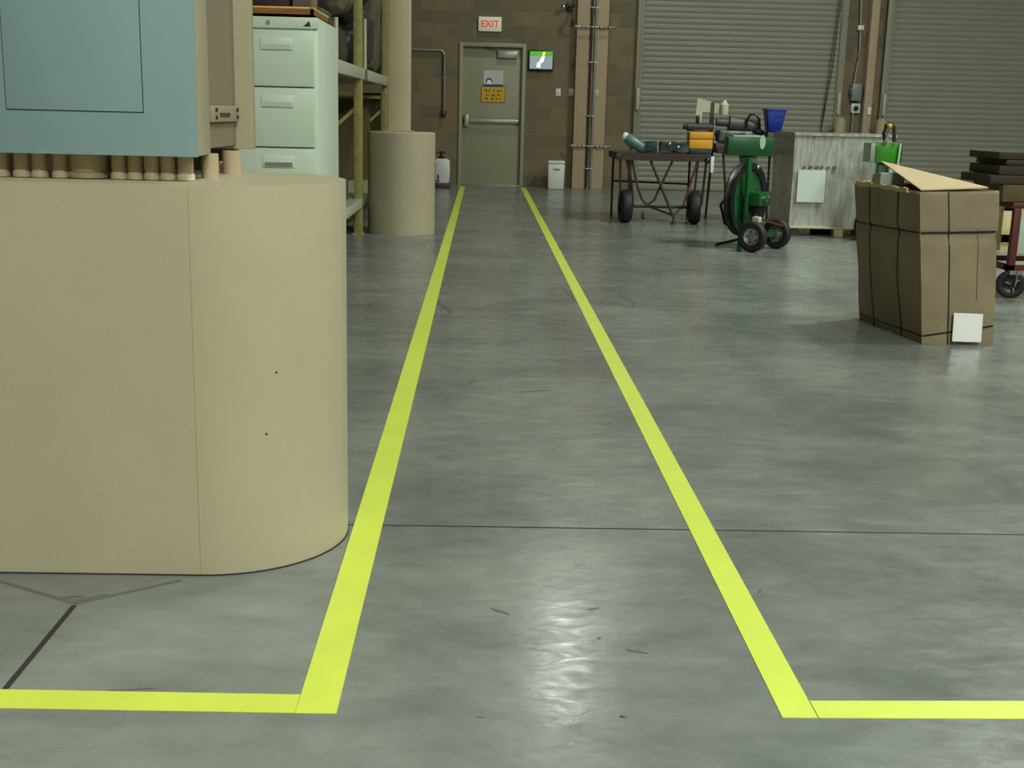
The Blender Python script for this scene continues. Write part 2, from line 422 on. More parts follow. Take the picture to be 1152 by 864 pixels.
t = thing('conduit_pipe', 'fat short pipe in the middle of the conduits under the panel', 'pipe', (at(100, 193, 3.02).x, 3.02, PH))
MB().rod((0, 0, -.001), (0, 0, .062), .043, n=28).build('pipe', 'conduit', t)
MB().lathe([(.043, 0), (.05, .003), (.05, .015), (.043, .018)], 28).build('coupling', 'conduit', t)
# second row of pipes further back in shade
for i, (x, Y) in enumerate(((12, 3.2), (88, 3.24), (120, 3.22), (178, 3.24))):
    X = at(x, 190, Y).x
    o = MB().rod((0, 0, 0), (0, 0, .062), .02, n=16).build('conduit_stub', 'conduit', loc=(X, Y, PH))
    tag(o, ['shaded conduit stub in the back row at the far left under the panel', 'shaded back row stub behind the left of the fat pipe', 'shaded back row stub behind the right of the fat pipe', 'shaded back row stub behind the right group of conduits'][i], 'conduit', 'back row of conduit stubs')

# blue grey electrical panel
PZ0 = PH+.0625
pn = thing('electrical_panel', 'blue grey steel electrical panel standing over the tan pier', 'electrical panel', (-.93, 2.92, PZ0))
x1 = at(220, 120, 2.92).x + .93
b = MB(); b.box((-.27, .012, 0), (x1, .148, 1.25), bev=.003); b.build('enclosure', 'coltan', pn)
b = MB(); b.box((-.272, 0, -.002), (x1+.001, .013, 1.252), bev=.002); b.build('front_cover', 'panelblue', pn)
dl = at(8, 124, 2.92).x+.93; dr = at(161, 127, 2.92).x+.93; dz = at(161, 126, 2.92).z-PZ0
b = MB(); b.box((dl, -.0035, dz), (dr, .0, 1.15), bev=.001); b.build('panel_door', 'panelblue', pn)
b = MB(); gw = .0018
b.box((dl-gw, -.001, dz-gw), (dr+gw, .0005, dz)); b.box((dr, -.001, dz), (dr+gw, .0005, 1.152)); b.box((dl-gw, -.001, dz), (dl, .0005, 1.152))
b.build('door_gap', 'gap', pn)

# tan steel column beyond the panel: front flange, web, rear flange
sc = thing('steel_column', 'tan H shaped steel column standing behind the blue grey panel', 'column', (-.93, 3.35, PZ0))
fx = at(232, 120, 3.09).x+.93
bx_ = at(285, 120, 3.50).x+.93
wx = at(270, 120, 3.50).x+.93
b = MB(); b.box((-.27, -.272, 0), (fx, -.24, 3.4), bev=.002); b.build('flange', 'coltan', sc)
b = MB(); b.box((-.29, .14, .0), (bx_, .175, 3.4), bev=.002); b.build('flange', 'coltan', sc)
wxx = .235
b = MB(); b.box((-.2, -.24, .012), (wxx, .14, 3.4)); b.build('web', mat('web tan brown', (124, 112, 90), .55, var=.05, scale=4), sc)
z0 = at(250, 137, 3.3).z-PZ0; z1 = at(250, 119, 3.3).z-PZ0
b = MB(); b.box((wxx, -.2, z0), (wxx+.012, .13, z1), bev=.003); br_ = b.build('bracket', 'coltan2', sc)
b = MB(); b.box((wxx+.0105, -.12, z0+.014), (wxx+.0145, .0, z1-.018)); b.build('slot', mat('bracket slot', (62, 42, 40), .7), br_)
b = MB()
for yy in (-.17, .1):
    b.rod((wxx+.01, yy, z1-.01), (wxx+.017, yy, z1-.01), .005, n=8); b.rod((wxx+.01, yy, z0+.012), (wxx+.017, yy, z0+.012), .005, n=8)
b.build('bolt', 'gap', br_)
# base stubs below the column
for i, (x, Y, r, lab) in enumerate(((236, 3.13, .022, 'shaded stub post at the near side below the tan steel column'), (261, 3.36, .026, 'stub post at the far side below the tan steel column'))):
    X = at(x, 180, Y).x
    tag(MB().rod((0, 0, 0), (0, 0, .062), r, n=20).build('stub_post', 'conduit', loc=(X, Y, PH)), lab, 'post')
p = at(243, 186, 3.4)
t = MB().box((-.028, -.01, 0), (.028, .03, .03), bev=.003).build('paper_tag', mat('pale tag', (206, 190, 140), .6), loc=(p.x, 3.42, PH))
tag(t, 'small pale yellow block between the stub posts under the tan column', 'block')

# ------------------------------------------------------------ filing cabinet
FW, FD, FH = .375, .70, 1.50
fx1 = -.688; fx0 = -1.035
fc = thing('filing_cabinet', 'tall cream filing cabinet with five drawers behind the tan pier', 'filing cabinet', ((fx0+fx1)/2, 5.2, 0))
hw = (fx1-fx0)/2
b = MB(); b.box((-hw, .012, .0), (hw, FD, FH), bev=.004); b.build('body', 'cream', fc)
MB().box((-hw, 0, FH-.045), (hw, .02, FH), bev=.003).build('top_rail', 'cream', fc)
MB().box((-hw, .004, .0), (hw, .02, .05), bev=.003).build('plinth', 'cream', fc)
zt = FH-.050
pitch = .2505
zs = [at(320, 98, 5.2).z, at(320, 166, 5.2).z]
edges = [zt, zs[0], zs[1], zs[1]-.25, zs[1]-.50, zs[1]-.75]
edges = [e for e in edges if e > .05] + ([.052] if edges[-1] > .2 else [])
for k in range(len(edges)-1):
    za, zb = edges[k]-.003, edges[k+1]+.003
    d = MB().box((-hw+.012, -.012, zb), (hw-.016, .014, za), bev=.004).build('drawer', 'cream', fc)
    zc = za-.052
    cxp = -.0
    MB().box((cxp-.067+.005, -.018, zc-.028), (cxp+.067+.005, -.010, zc+.022), bev=.003).build('label_holder', 'plate', d)
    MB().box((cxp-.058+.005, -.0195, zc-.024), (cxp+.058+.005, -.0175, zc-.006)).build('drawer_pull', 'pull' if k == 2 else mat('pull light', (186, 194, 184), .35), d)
MB().rod((-.03, -.006, FH-.022), (-.03, .004, FH-.022), .008, n=14).build('lock', 'galv', fc)
MB().prism([(hw-.06, FH-.036), (hw-.03, FH-.036), (hw-.035, FH-.014)], -.002, .002, axis='Y').build('latch', 'gap', fc)
# tray and what lies on it
tr = thing('wooden_tray', 'brown varnished wooden tray on top of the cream filing cabinet', 'tray', (fx1-.02, 5.22, FH+.001))
b = MB(); b.box((-.33, 0, 0), (.0, .5, .012)); b.build('tray_base', 'wood', tr)
b = MB(); b.box((-.33, 0, .0), (.0, .014, .034)); b.box((-.33, .486, 0), (0, .5, .034)); b.box((-.014, .0, 0), (.0, .5, .034)); b.box((-.33, 0, 0), (-.316, .5, .034)); b.build('rim', 'wood', tr)
b = MB(); b.box((-.331, -.001, .034), (.001, .015, .0415), bev=.002); b.box((-.015, -.001, .034), (.001, .501, .041)); b.build('lip', 'woodlight', tr)
o = MB().box((0, 0, 0), (.17, .3, .16), bev=.006).build('storage_box', mat('dark maroon box', (44, 26, 22), .6), loc=(fx0+.05, 5.27, FH+.0135))
tag(o, 'dark box standing on the left of the wooden tray', 'box')
b = MB(); b.box((0, 0, 0), (.07, .22, .09)); b.lump(3, .008, 9)
o = b.build('cloth_bundle', 'sack', loc=(fx0+.235, 5.29, FH+.022)); tag(o, 'grey brown cloth bundle on the wooden tray beside the dark box', 'cloth')

# ------------------------------------------------------------ pallet rack
RX = -1.10; RB = -2.25
UY = [8.25, 11.31, 14.41, 17.5]
rk = thing('pallet_rack', 'yellow and grey steel pallet rack along the left wall', 'rack', (RX, 12.9, 0))
def L(x, y, z): return (x-RX, y-12.9, z)
for i, y in enumerate(UY):
    for xx in (RX, RB):
        b = MB(); b.box(L(xx-.075 if xx == RX else xx, y-.038, 0), L(xx if xx == RX else xx+.075, y+.038, 4.2), bev=.004)
        b.box(L(xx-.09 if xx == RX else xx-.02, y-.06, 0), L(xx+.015 if xx == RX else xx+.09, y+.06, .01)); b.build('upright', 'rackyel', rk)
    b = MB()
    for z in (.15, 1.27, 2.4, 3.5): b.bar(L(RX-.05, y, z), L(RB+.04, y, z), .035)
    for z0_, z1_ in ((.15, 1.2), (1.3, 2.35), (2.45, 3.45)): b.bar(L(RX-.05, y, z1_-.05), L(RB+.04, y, z0_+.05), .032)
    b.build('brace', 'rackyel', rk)
for a, c in zip(UY, UY[1:]):
    for (z, h) in ((1.40, .10), (.25, .08), (2.75, .1)):
        for xx in (RX, RB+.06):
            b = MB(); b.box(L(xx-.05, a+.04, z), L(xx+.0, c-.04, z+h), bev=.005); b.build('beam', 'rackbeam', rk)
        b = MB(); b.box(L(RB+.06, a+.06, z+h-.03), L(RX-.05, c-.06, z+h-.004)); b.build('shelf_deck', 'deck', rk)
# loads above the beam: film wrapped sacks and cartons
rnd = random.Random(5)
def load(x0, y0, z0, sx, sy, sz, m, seed, name, label, cat, group=None, amp=.05):
    b = MB(); b.box((-sx/2, -sy/2, 0), (sx/2, sy/2, sz))
    b.lump(seed, amp, 3.2)
    mn = min(v.co.z for v in b.bm.verts)
    for v in b.bm.verts: v.co.z = max(v.co.z-mn-.0, 0) if v.co.z-mn > .04 else 0
    o = b.build(name, m, loc=(x0, y0, z0), sharp=60); return tag(o, label, cat, group)
zs_ = 1.4975
def sack(x, y, z, sx, sy, sz, m, seed, label):
    b = MB(); b.box((-sx/2, -sy/2, 0), (sx/2, sy/2, sz), bev=min(sx, sy, sz)*.28)
    bmesh.ops.subdivide_edges(b.bm, edges=b.bm.edges[:], cuts=3, use_grid_fill=True)
    for v in b.bm.verts:
        k = noise.noise_vector(v.co*5+V(seed, 3.1*seed, 2)); v.co += V(k.x*.05, k.y*.05, k.z*.03)
    mn = min(v.co.z for v in b.bm.verts)
    for v in b.bm.verts: v.co.z -= mn
    tag(b.build('sack', m, loc=(x, y, z), sharp=80), label, 'sack')
sack(-1.36, 9.55, zs_, .42, .70, .36, 'sackdark', 1, 'dark sack low on the rack just right of the filing cabinet')
sack(-1.40, 9.60, zs_+.43, .46, .80, .42, 'sack', 2, 'dusty brown sack at the top edge just above the filing cabinet corner')
sack(-1.38, 10.55, zs_, .40, .80, .30, 'sackdark', 3, 'dark sack on the rack beam left of the first yellow upright')
sack(-1.36, 10.50, zs_+.37, .44, .74, .52, 'sack', 4, 'lumpy brown sack left of the first yellow upright at the top')
sack(-1.40, 11.95, zs_, .40, .80, .34, 'sackdark', 5, 'dark sack on the beam just right of the first yellow upright')
sack(-1.42, 12.0, zs_+.41, .46, .8, .6, 'sackdark', 6, 'tall dark sack at the top just right of the first yellow upright')
sack(-1.38, 12.9, zs_, .42, .78, .62, 'sackdark', 7, 'dark bulging sack in the middle of the second rack bay')
sack(-1.38, 12.9, zs_+.69, .42, .7, .5, 'sack', 8, 'brown sack stacked high in the middle of the second rack bay')
sack(-1.36, 13.85, zs_, .38, .7, .95, 'sack', 9, 'tall grey brown sack at the far end of the second rack bay')
sack(-1.42, 15.2, zs_, .5, 1.0, 1.0, 'sackdark', 10, 'dark sack on the rack just behind the slim tan column')
sack(-1.42, 16.4, zs_, .5, 1.0, .9, 'sack', 11, 'far brown sack on the rack behind the slim tan column')
for y, h, lab in ((12.43, .5, 'slim pale tube standing upright among the dark sacks'), (10.02, .34, 'slim pale tube standing on the beam left of the first yellow upright')):
    tag(MB().rod((0, 0, 0), (0, 0, h), .02, n=12).build('tube', 'beige', loc=(-1.185, y, zs_+.004)), lab, 'tube')
# tall olive sheets standing across the rack just beyond the second frame
b = MB(); b.box((-.5, 0, 0), (.5, .09, .99), bev=.004); tag(b.build('board_stack', 'kraftdark', loc=(-1.70, 14.49, .331)), 'olive brown sheets standing across the rack just left of the round tan pier', 'boards')
b = MB(); b.box((-.35, 0, 0), (.35, .06, .74), bev=.004); tag(b.build('board_stack', 'kraftdark', loc=(-1.66, 14.31, .331), smooth=False), 'shorter brown sheets standing in front of the olive ones in the low rack bay', 'boards')
# slim pale tubes hanging between the loads
o = load(-1.36, 10.75, .331, .3, .7, .2, 'greymach', 9, 'parcel', 'low grey parcel on the bottom shelf near the first yellow upright', 'parcel', amp=.015)
# ------------------------------------------------------------ far pier and column
DXc, DYc, DR = -.757, 11.54, .315
o = thing('column_pier', 'smaller round tan pier with a slim square column on top', 'pier', (DXc, DYc, 0))
b = MB(); b.lathe([(0, 0), (DR, 0), (DR, .925), (DR-.012, .937), (0, .937)], 64); b.build('pier_body', 'pier', o, sharp=40)
cx = (at(437, 100, DYc).x + at(462, 100, DYc).x)/2
o = thing('steel_column', 'slim square tan column rising from the round pier', 'column', (cx, DYc+.02, .937))
MB().box((-.1, -.1, 0), (.1, .1, ZC-.937), bev=.012).build('shaft', 'farcol', o)
MB().box((-.13, -.13, 0), (.13, .13, .012)).build('base_plate', 'coltan', o)

# ------------------------------------------------------------ far wall: door
dr_ = bpy.data.objects.new('door_1', None); COL.objects.link(dr_); dr_.location = ((DX0+DX1)/2, D, 0); struct(dr_)
hw_ = (DX1-DX0)/2
b = MB()
b.box((-hw_-.045, -.03, 0), (-hw_+.01, .12, DZ+.05), bev=.004); b.box((hw_-.01, -.03, 0), (hw_+.045, .12, DZ+.05), bev=.004)
b.box((-hw_+.01, -.03, DZ-.01), (hw_-.01, .12, DZ+.05), bev=.004)
b.build('door_frame', 'frame', dr_)
MB().box((-hw_+.01, .05, .008), (hw_-.01, .10, DZ-.01), bev=.003).build('door_leaf', 'leaf', dr_)
MB().box((-hw_, -.02, 0), (hw_, .1, .012), bev=.003).build('threshold', 'galv', dr_)
def dl_(x, y, dy=0): 
    p = at(x, y, D+.05); return p.x-dr_.location.x, p.z
a = dl_(560, 57); c = dl_(582, 66)
MB().box((a[0], -.005, c[1]), (c[0], .05, a[1]), bev=.01).build('door_closer', 'bar', dr_)
b = MB(); b.bar((a[0]+.02, .0, a[1]), (a[0]-.25, .02, a[1]+.055), .018, .008); b.build('closer_arm', 'gunmetal', dr_)
a = dl_(524, 135); c = dl_(583, 137)
zb = (a[1]+c[1])/2
MB().box((a[0]+.02, -.03, zb-.028), (c[0], .0, zb+.028), bev=.008).build('push_bar', 'bar', dr_)
b = MB(); b.box((a[0]-.02, -.035, zb-.09), (a[0]+.045, .05, zb+.09), bev=.008); o = b.build('push_bar_latch', 'bar', dr_)
MB().box((c[0]-.03, -.028, zb-.035), (c[0]+.02, .05, zb+.035), bev=.005).build('push_bar_end', 'gunmetal', dr_)
MB().box((a[0]-.04, -.01, zb-.05), (a[0]-.018, .05, zb+.05), bev=.004).build('latch_shadow_plate', 'gunmetal', dr_)
# notices on the door
a = dl_(544, 79); c = dl_(566, 96)
n1 = MB().box((a[0], .044, c[1]), (c[0], .051, a[1])).build('notice', 'signgrey', dr_)
px = a[0]+.09; pz = c[1]+.055
b = MB(); b.prism([(px+.05*math.cos(t*PI/10), pz+.05*math.sin(t*PI/10)) for t in range(11)] + [(px-.05, pz-.02), (px+.05, pz-.02)], .0415, .0445, axis='Y'); b.build('notice_symbol', 'blackplastic', n1)
b = MB(); b.prism([(px+.034*math.cos(t*PI/10), pz-.01+.036*math.sin(t*PI/10)) for t in range(11)] + [(px-.034, pz-.045), (px-.008, pz-.045), (px, pz-.02), (px+.008, pz-.045), (px+.034, pz-.045)], .039, .042, axis='Y'); b.build('notice_figure', 'white', n1)
MB().box((a[0], .041, c[1]-.012), (c[0], .045, c[1]+.012)).build('notice_strip', 'signblue', n1)
a2 = dl_(542, 97.5); c2 = dl_(567.5, 115)
n2 = MB().box((a2[0], .044, c2[1]), (c2[0], .051, a2[1])).build('notice', 'signyel', dr_)
b = MB(); W_ = c2[0]-a2[0]; H_ = a2[1]-c2[1]
def sgn(u, v, w_, h_): b.box((a2[0]+u*W_, .042, c2[1]+v*H_), (a2[0]+(u+w_)*W_, .0445, c2[1]+(v+h_)*H_))
for (u, v, w_, h_) in ((.14, .66, .1, .16), (.3, .68, .08, .12), (.5, .64, .05, .2), (.66, .66, .1, .14), (.8, .68, .07, .12), (.2, .42, .12, .1), (.44, .38, .14, .14), (.66, .42, .14, .1), (.14, .14, .14, .14), (.4, .12, .1, .16), (.6, .14, .1, .12), (.78, .14, .08, .14)): sgn(u, v, w_, h_)
b.build('notice_print', mat('sign print brown', (120, 92, 22), .5), n2)
MB().box((a2[0]-.008, .046, c2[1]-.008), (c2[0]+.008, .0512, a2[1]+.008)).build('notice_border', 'gap', n2)

# exit sign
p0 = at(538.5, 18.5, D-.05); p1 = at(564, 35.5, D-.05)
ex = thing('exit_sign', 'lit white exit sign with red letters above the grey door', 'exit sign', ((p0.x+p1.x)/2, D, (p0.z+p1.z)/2))
w2, h2 = (p1.x-p0.x)/2, (p0.z-p1.z)/2
MB().box((-w2, -.05, -h2), (w2, 0, h2), bev=.008).build('housing', 'exitwhite', ex)
text('letters', 'EXIT', .135, .003, 'red', ex, (0, -.052, 0))

# wall screen
p0 = at(595, 56, D-.06); p1 = at(622.5, 80, D-.06)
tv = thing('wall_screen', 'small black framed lit screen on the block wall right of the door', 'screen', ((p0.x+p1.x)/2, D, (p0.z+p1.z)/2))
w2, h2 = (p1.x-p0.x)/2, (p0.z-p1.z)/2
MB().box((-w2, -.06, -h2), (w2, 0, h2), bev=.01).build('housing', 'blackplastic', tv)
b = MB().box((-w2+.018, -.064, -h2+.028), (w2-.018, -.058, h2-.02)).build('display', 'screen', tv)
MB().box((-w2+.018, -.0655, h2*.42), (w2-.018, -.0635, h2-.02)).build('display_band', 'screengreen', b)
MB().prism([(-.03, -.02), (.02, .07), (.05, .065), (.035, -.015), (.0, -.04)], -.067, -.0645, axis='Y').build('display_figure', 'screenwhite', b)
MB().prism([(-.07, -.1), (-.055, -.03), (-.01, -.035), (-.015, -.115), (-.035, -.095)], -.067, -.0645, axis='Y').build('display_figure', 'screenwhite', b)
MB().prism([(.015, .075), (.03, .125), (.06, .13), (.055, .08)], -.068, -.066, axis='Y').build('display_figure', 'screenyel', b)

# light switches
for i, (x, y, m, lab) in enumerate(((628, 104, 'whiteplastic', 'bright white wall switch between the screen and the pilaster'), (642.5, 104, 'beige', 'beige wall switch close to the left edge of the pilaster'), (671, 105, 'beige', 'pale switch box beside the conduits on the pilaster'))):
    YY = D if i < 2 else D-.2
    p = at(x, y, YY)
    t = thing('wall_switch', lab, 'switch', (p.x, YY, p.z), 0, None)
    MB().box((-.038, -.012, -.058), (.038, 0, .058), bev=.004).build('cover_plate', m, t)
    MB().box((-.012, -.022, -.02), (.012, -.011, .02), bev=.002).build('toggle', m, t)
# dome camera / lamp
p = at(634, 8, D-.18)
t = thing('wall_spotlight', 'small chrome spotlight on a bracket at the top beside the pilaster', 'spotlight', (p.x, D, p.z))
MB().ball((0, -.18, 0), .045).build('head', 'chrome', t)
b = MB(); b.tube([(0, -.15, 0), (.06, -.12, .0), (.1, -.05, .02), (.1, 0, .02)], .014); b.build('bracket', 'gunmetal', t)
MB().box((.05, -.03, -.05), (.15, 0, .08), bev=.01).build('junction_box', 'gunmetal', t)
MB().ball((.15, -.14, .03), .03).build('head', 'gunmetal', t)

# pilaster with conduits
px0, px1 = 1.405, 1.885
struct(MB().box((px0, D-.2, 0), (px1, D+.01, ZC), bev=.004).build('trim_1', 'pilaster'))
for i, (X, m) in enumerate(((1.625, 'gunmetal'), (1.69, 'galv'))):
    t = thing('wall_conduit', ['dark conduit pipe running down the middle of the tan pilaster', 'silver conduit pipe running down the pilaster beside the dark one'][i], 'conduit', (X, D-.2, 0))
    MB().rod((0, -.03, .02), (0, -.03, ZC-.05), .02, n=16).build('pipe', m, t)
    b = MB()
    for z in (.3, 1.1, 1.9, 2.7, 3.5): b.box((-.03, -.052, z), (.03, 0, z+.02), bev=.002)
    b.build('strap', 'galv', t)
for z, lab in ((2.425, 'upper horizontal clamp rod with ball ends across the pilaster'), (.655, 'lower horizontal clamp rod with ball ends across the pilaster')):
    t = thing('clamp_rod', lab, 'rod', (1.67, D-.27, z))
    MB().rod((-.28, 0, 0), (.28, 0, 0), .012, n=12).build('rod', 'galv', t)
    for s_ in (-1, 1): MB().ball((s_*.29, 0, 0), .027).build('ball_end', 'galv', t)
    b = MB()
    for q in (-.2, -.14, -.07, .07, .14, .2): b.rod((q-.008, 0, 0), (q+.008, 0, 0), .022, n=10)
    b.build('nut', 'gunmetal', t)
    b = MB()
    for s_ in (-.05, .1): b.box((s_-.01, .01, -.012), (s_+.01, .0705, .012))
    b.build('standoff', 'galv', t)

# gas pipe on the wall left of the door
p = at(500, 60, D-.03)
zt_ = at(480, 57, D-.03).z; xr = at(500, 80, D-.03).x; zb_ = at(498, 125, D-.03).z
t = thing('wall_pipe', 'bent grey pipe on the block wall left of the grey door', 'pipe', (xr, D-.04, 0))
pts = [(-1.6, 0, zt_+.02), (-.08, 0, zt_+.01)] + [(-.08+.08*math.sin(k*PI/12), 0, zt_-.07+.08*math.cos(k*PI/12)) for k in range(1, 7)] + [(0, 0, zt_-.12), (0, 0, zb_)]
MB().tube(pts, .017, 12).build('pipe', 'galv', t)
MB().lathe([(0, 0), (.035, 0), (.045, .02), (.045, .06), (.03, .085), (0, .085)], 20, Matrix.Translation((0, -.005, zb_-.07))).build('pipe_cap', 'purple', t)
b = MB(); b.box((-.03, .0, zb_+.5), (.03, .04, zb_+.52)); b.box((-.35, 0, zt_-.01), (-.33, .04, zt_+.04)); b.build('pipe_strap', 'galv', t)

# sprayer left of the door
p = gr(495, 213)
sp = thing('pump_sprayer', 'white plastic sprayer tank with black pump beside the far door', 'sprayer', (-.60, 18.55, 0))
MB().box((-.11, -.12, .0), (.13, .12, .07), bev=.02).build('base', 'purple', sp)
MB().prism([(-.1, .07), (.1, .07), (.115, .2), (.11, .40), (.07, .43), (-.08, .43), (-.115, .40), (-.1, .2)], -.09, .09, bev=.012, axis='Y').build('tank', 'whiteplastic', sp)
b = MB(); b.lathe([(0, .0), (.045, 0), (.045, .03), (.02, .04), (.02, .09), (0, .09)], 20, Matrix.Translation((-.02, 0, .43))); b.build('pump', 'blackplastic', sp)
b = MB(); b.tube([(-.08, -.01, .5), (-.05, 0, .53), (.02, 0, .53), (.05, 0, .50)], .012); b.build('handle', 'blackplastic', sp)
b = MB(); b.tube([(-.1, -.1, .35), (-.13, -.11, .25), (-.11, -.115, .12), (-.05, -.11, .09), (-.06, -.11, .2)], .009); b.build('hose', 'blackplastic', sp)

# white bin
bn = thing('waste_bin', 'slim white bin on the floor between the door and the pilaster', 'bin', (1.135, 18.78, 0))
b = MB(); b.hexa([(-.12, -.10, 0), (.12, -.10, 0), (.12, .10, 0), (-.12, .10, 0), (-.13, -.11, .385), (.13, -.11, .385), (.13, .11, .385), (-.13, .11, .385)], bev=.02); b.build('body', 'whiteplastic', bn)
MB().box((-.133, -.113, .385), (.133, .113, .43), bev=.018).build('lid', 'whiteplastic', bn)
b = MB()
for k, (u, w_) in enumerate(((-.045, .025), (-.012, .03), (.026, .024))): b.box((u, -.112, .29), (u+w_, -.104, .315))
b.build('printed_mark', mat('bin print', (70, 80, 120), .5), bn)

# ------------------------------------------------------------ roll-up shutters
def shutter(name, x0, x1, zt, seed):
    r = bpy.data.objects.new(name, None); COL.objects.link(r); r.location = ((x0+x1)/2, D, 0); struct(r)
    h = (x1-x0)/2; b = MB(); prof = []
    z = .11; pit = .083
    while z < zt:
        prof += [(-.056, z), (-.061, z+.012), (-.065, z+.035), (-.063, z+.060), (-.058, z+.074)]; z += pit
    A = [b.bm.verts.new((-h, y, q)) for y, q in prof]; B = [b.bm.verts.new((h, y, q)) for y, q in prof]
    for k in range(len(prof)-1): b.bm.faces.new((A[k], B[k], B[k+1], A[k+1]))
    for v_ in ((-h, -.03), (h, -.03)): pass
    b.box((-h, -.045, .1), (h, -.03, zt)); b.build('curtain', 'shutter', r, sharp=20)
    MB().box((-h, -.085, .005), (h, -.03, .115), bev=.008).build('bottom_bar', 'guide', r)
    for s_ in (-1, 1):
        b = MB(); xa = s_*h; xb = s_*(h+.10)
        b.box((min(xa, xb), -.10, 0), (max(xa, xb), -.0, zt+.1), bev=.004)
        b.box((s_*(h+.03)-.012, -.112, 0), (s_*(h+.03)+.012, -.1, zt+.1)); b.build('guide_rail', 'guide', r)
        MB().box((s_*(h+.05)-.03, -.16, 1.22), (s_*(h+.05)+.02, -.10, 1.55), bev=.01).build('rail_guard', mat('guard light', (182, 180, 158), .5), r)
    b = MB(); b.rod((-h-.1, -.25, zt+.25), (h+.1, -.25, zt+.25), .24, n=28); b.build('hood', 'guide', r)
    return r
s1 = shutter('door_2', 2.44, 5.47, 4.4, 1)
s2 = shutter('door_3', 6.28, 11.2, 4.4, 2)
b = MB(); b.tube([(5.42-3.955, -.14, 4.5), (5.40-3.955, -.14, 3.0), (5.33-3.955, -.14, 1.9), (5.27-3.955, -.14, .95)], .006, 8)
b.tube([(5.45-3.955, -.14, 4.5), (5.43-3.955, -.14, 3.0), (5.37-3.955, -.14, 1.9), (5.27-3.955, -.14, .95)], .0075, 8)
b.build('pull_chain', 'gunmetal', s1)
# rib between the shutters: steel post, conduit and boxes
struct(MB().box((5.91, D-.16, 0), (6.03, D, ZC), bev=.004).build('trim_2', 'pilaster'))
t = thing('wall_conduit', 'pale conduit with a kink feeding the grey box between the roll-up doors', 'conduit', (5.80, D, 0))
def rl(x, y): 
    p = at(x, y, D-.05); return (p.x-5.80, -.05, p.z)
MB().tube([(.02, -.05, 4.6), (rl(969, 0)), rl(967, 60), rl(965, 70), rl(962.5, 84), (-.045, -.05, 1.68)], .018, 12).build('pipe', 'galv', t)
c_ = rl(968, 31); MB().box((c_[0]-.045, -.085, c_[2]-.04), (c_[0]+.05, -.02, c_[2]+.03), bev=.01).build('coupling', mat('bright coupling', (228, 232, 228), .3), t)
MB().tube([(-.02, -.05, 1.26), (-.03, -.05, .6), (-.03, -.05, .05)], .018, 12).build('pipe', 'galv', t)
t = thing('disconnect_switch', 'grey electrical box on the brown wall between the roll-up doors', 'electrical box', (5.785, D, 1.57))
MB().box((-.07, -.12, -.13), (.08, 0, .13), bev=.008).build('enclosure', mat('grey enclosure', (124, 130, 132), .4), t)
MB().box((-.09, -.1, -.03), (-.07, -.03, .07), bev=.004).build('lever', mat('blue grey lever', (92, 104, 140), .4), t)
t = thing('wall_outlet', 'pale socket with dark centre just below the grey electrical box', 'socket', (5.81, D, 1.325))
MB().box((-.07, -.07, -.07), (.07, 0, .075), bev=.006).build('cover_plate', 'plate', t)
MB().lathe([(0, 0), (.035, 0), (.04, .012), (.03, .02), (0, .02)], 20, Matrix.Translation((0, -.068, 0)) @ Matrix.Rotation(PI/2, 4, 'X')).build('socket_face', 'blackplastic', t)
t = MB().box((-.03, -.03, -.06), (.03, 0, .06), bev=.006).build('wall_button', 'whiteplastic', loc=(5.99, D-.16, 1.29)); tag(t, 'small pale push button on the tan post between the roll-up doors', 'button')
# bollards
for (X, Yb, lab) in ((5.49, 18.85, 'tan pipe bollard behind the wrapped pallet, left of the tan post'), (6.13, 18.85, 'tan pipe bollard behind the wrapped pallet, right of the tan post')):
    t = thing('pipe_bollard', lab, 'bollard', (X, Yb, 0), 0)
    MB().lathe([(0, 0), (.085, 0), (.085, 1.13), (.07, 1.165), (.035, 1.185), (0, 1.19)], 28).build('post', 'bollard', t)
    MB().lathe([(.085, 0), (.12, 0), (.12, .012), (.085, .014)], 28).build('base_ring', 'gunmetal', t)

# ------------------------------------------------------------ stretch wrapped pallet
pw = thing('wrapped_pallet', 'load wrapped in clear stretch film on a pallet between the green machines', 'pallet load', (3.58, 12.07, 0))
PX = .50
b = MB(); b.box((-PX, .0, .095), (PX, .86, 1.0)); b.lump(11, .012, 4); b.build('film_wrap', 'film', pw, sharp=60)
b = MB(); b.box((-PX-.01, -.015, .985), (PX+.01, .87, 1.012)); b.lump(12, .006, 5); b.build('top_sheet', 'film', pw, sharp=60)
for k in range(6):
    MB().box((-.40+k*.058, -.016, .668), (-.375+k*.058+.008*(k%3), -.008, .69+.006*(k%2))).build('printed_mark', mat('film print', (96, 92, 88), .4), pw)
b = MB(); b.box((-PX, -.03, .075), (PX, .90, .097), bev=.003); b.build('pallet_deck', mat('pale pallet deck', (196, 186, 150), .7), pw)
for y in (0, .4, .8):
    for x in (-PX, -.045, PX-.1):
        MB().box((x, y-.02, .0), (x+.09, y+.07, .075)).build('pallet_block', 'crate' if y == 0 and x == -.045 else 'darkwood', pw)
a = at(899, 191, 12.03); c = at(927, 228, 12.03)
b = MB(); b.hexa([(a.x-3.58, -.022, c.z), (c.x-3.58, -.022, c.z), (c.x-3.58, -.012, c.z), (a.x-3.58, -.012, c.z), (a.x-3.58, -.022, a.z), (c.x-3.58, -.022, a.z), (c.x-3.58, -.012, a.z), (a.x-3.58, -.012, a.z)]); b.build('paper_label', mat('filmed label', (206, 216, 208), .25), pw)

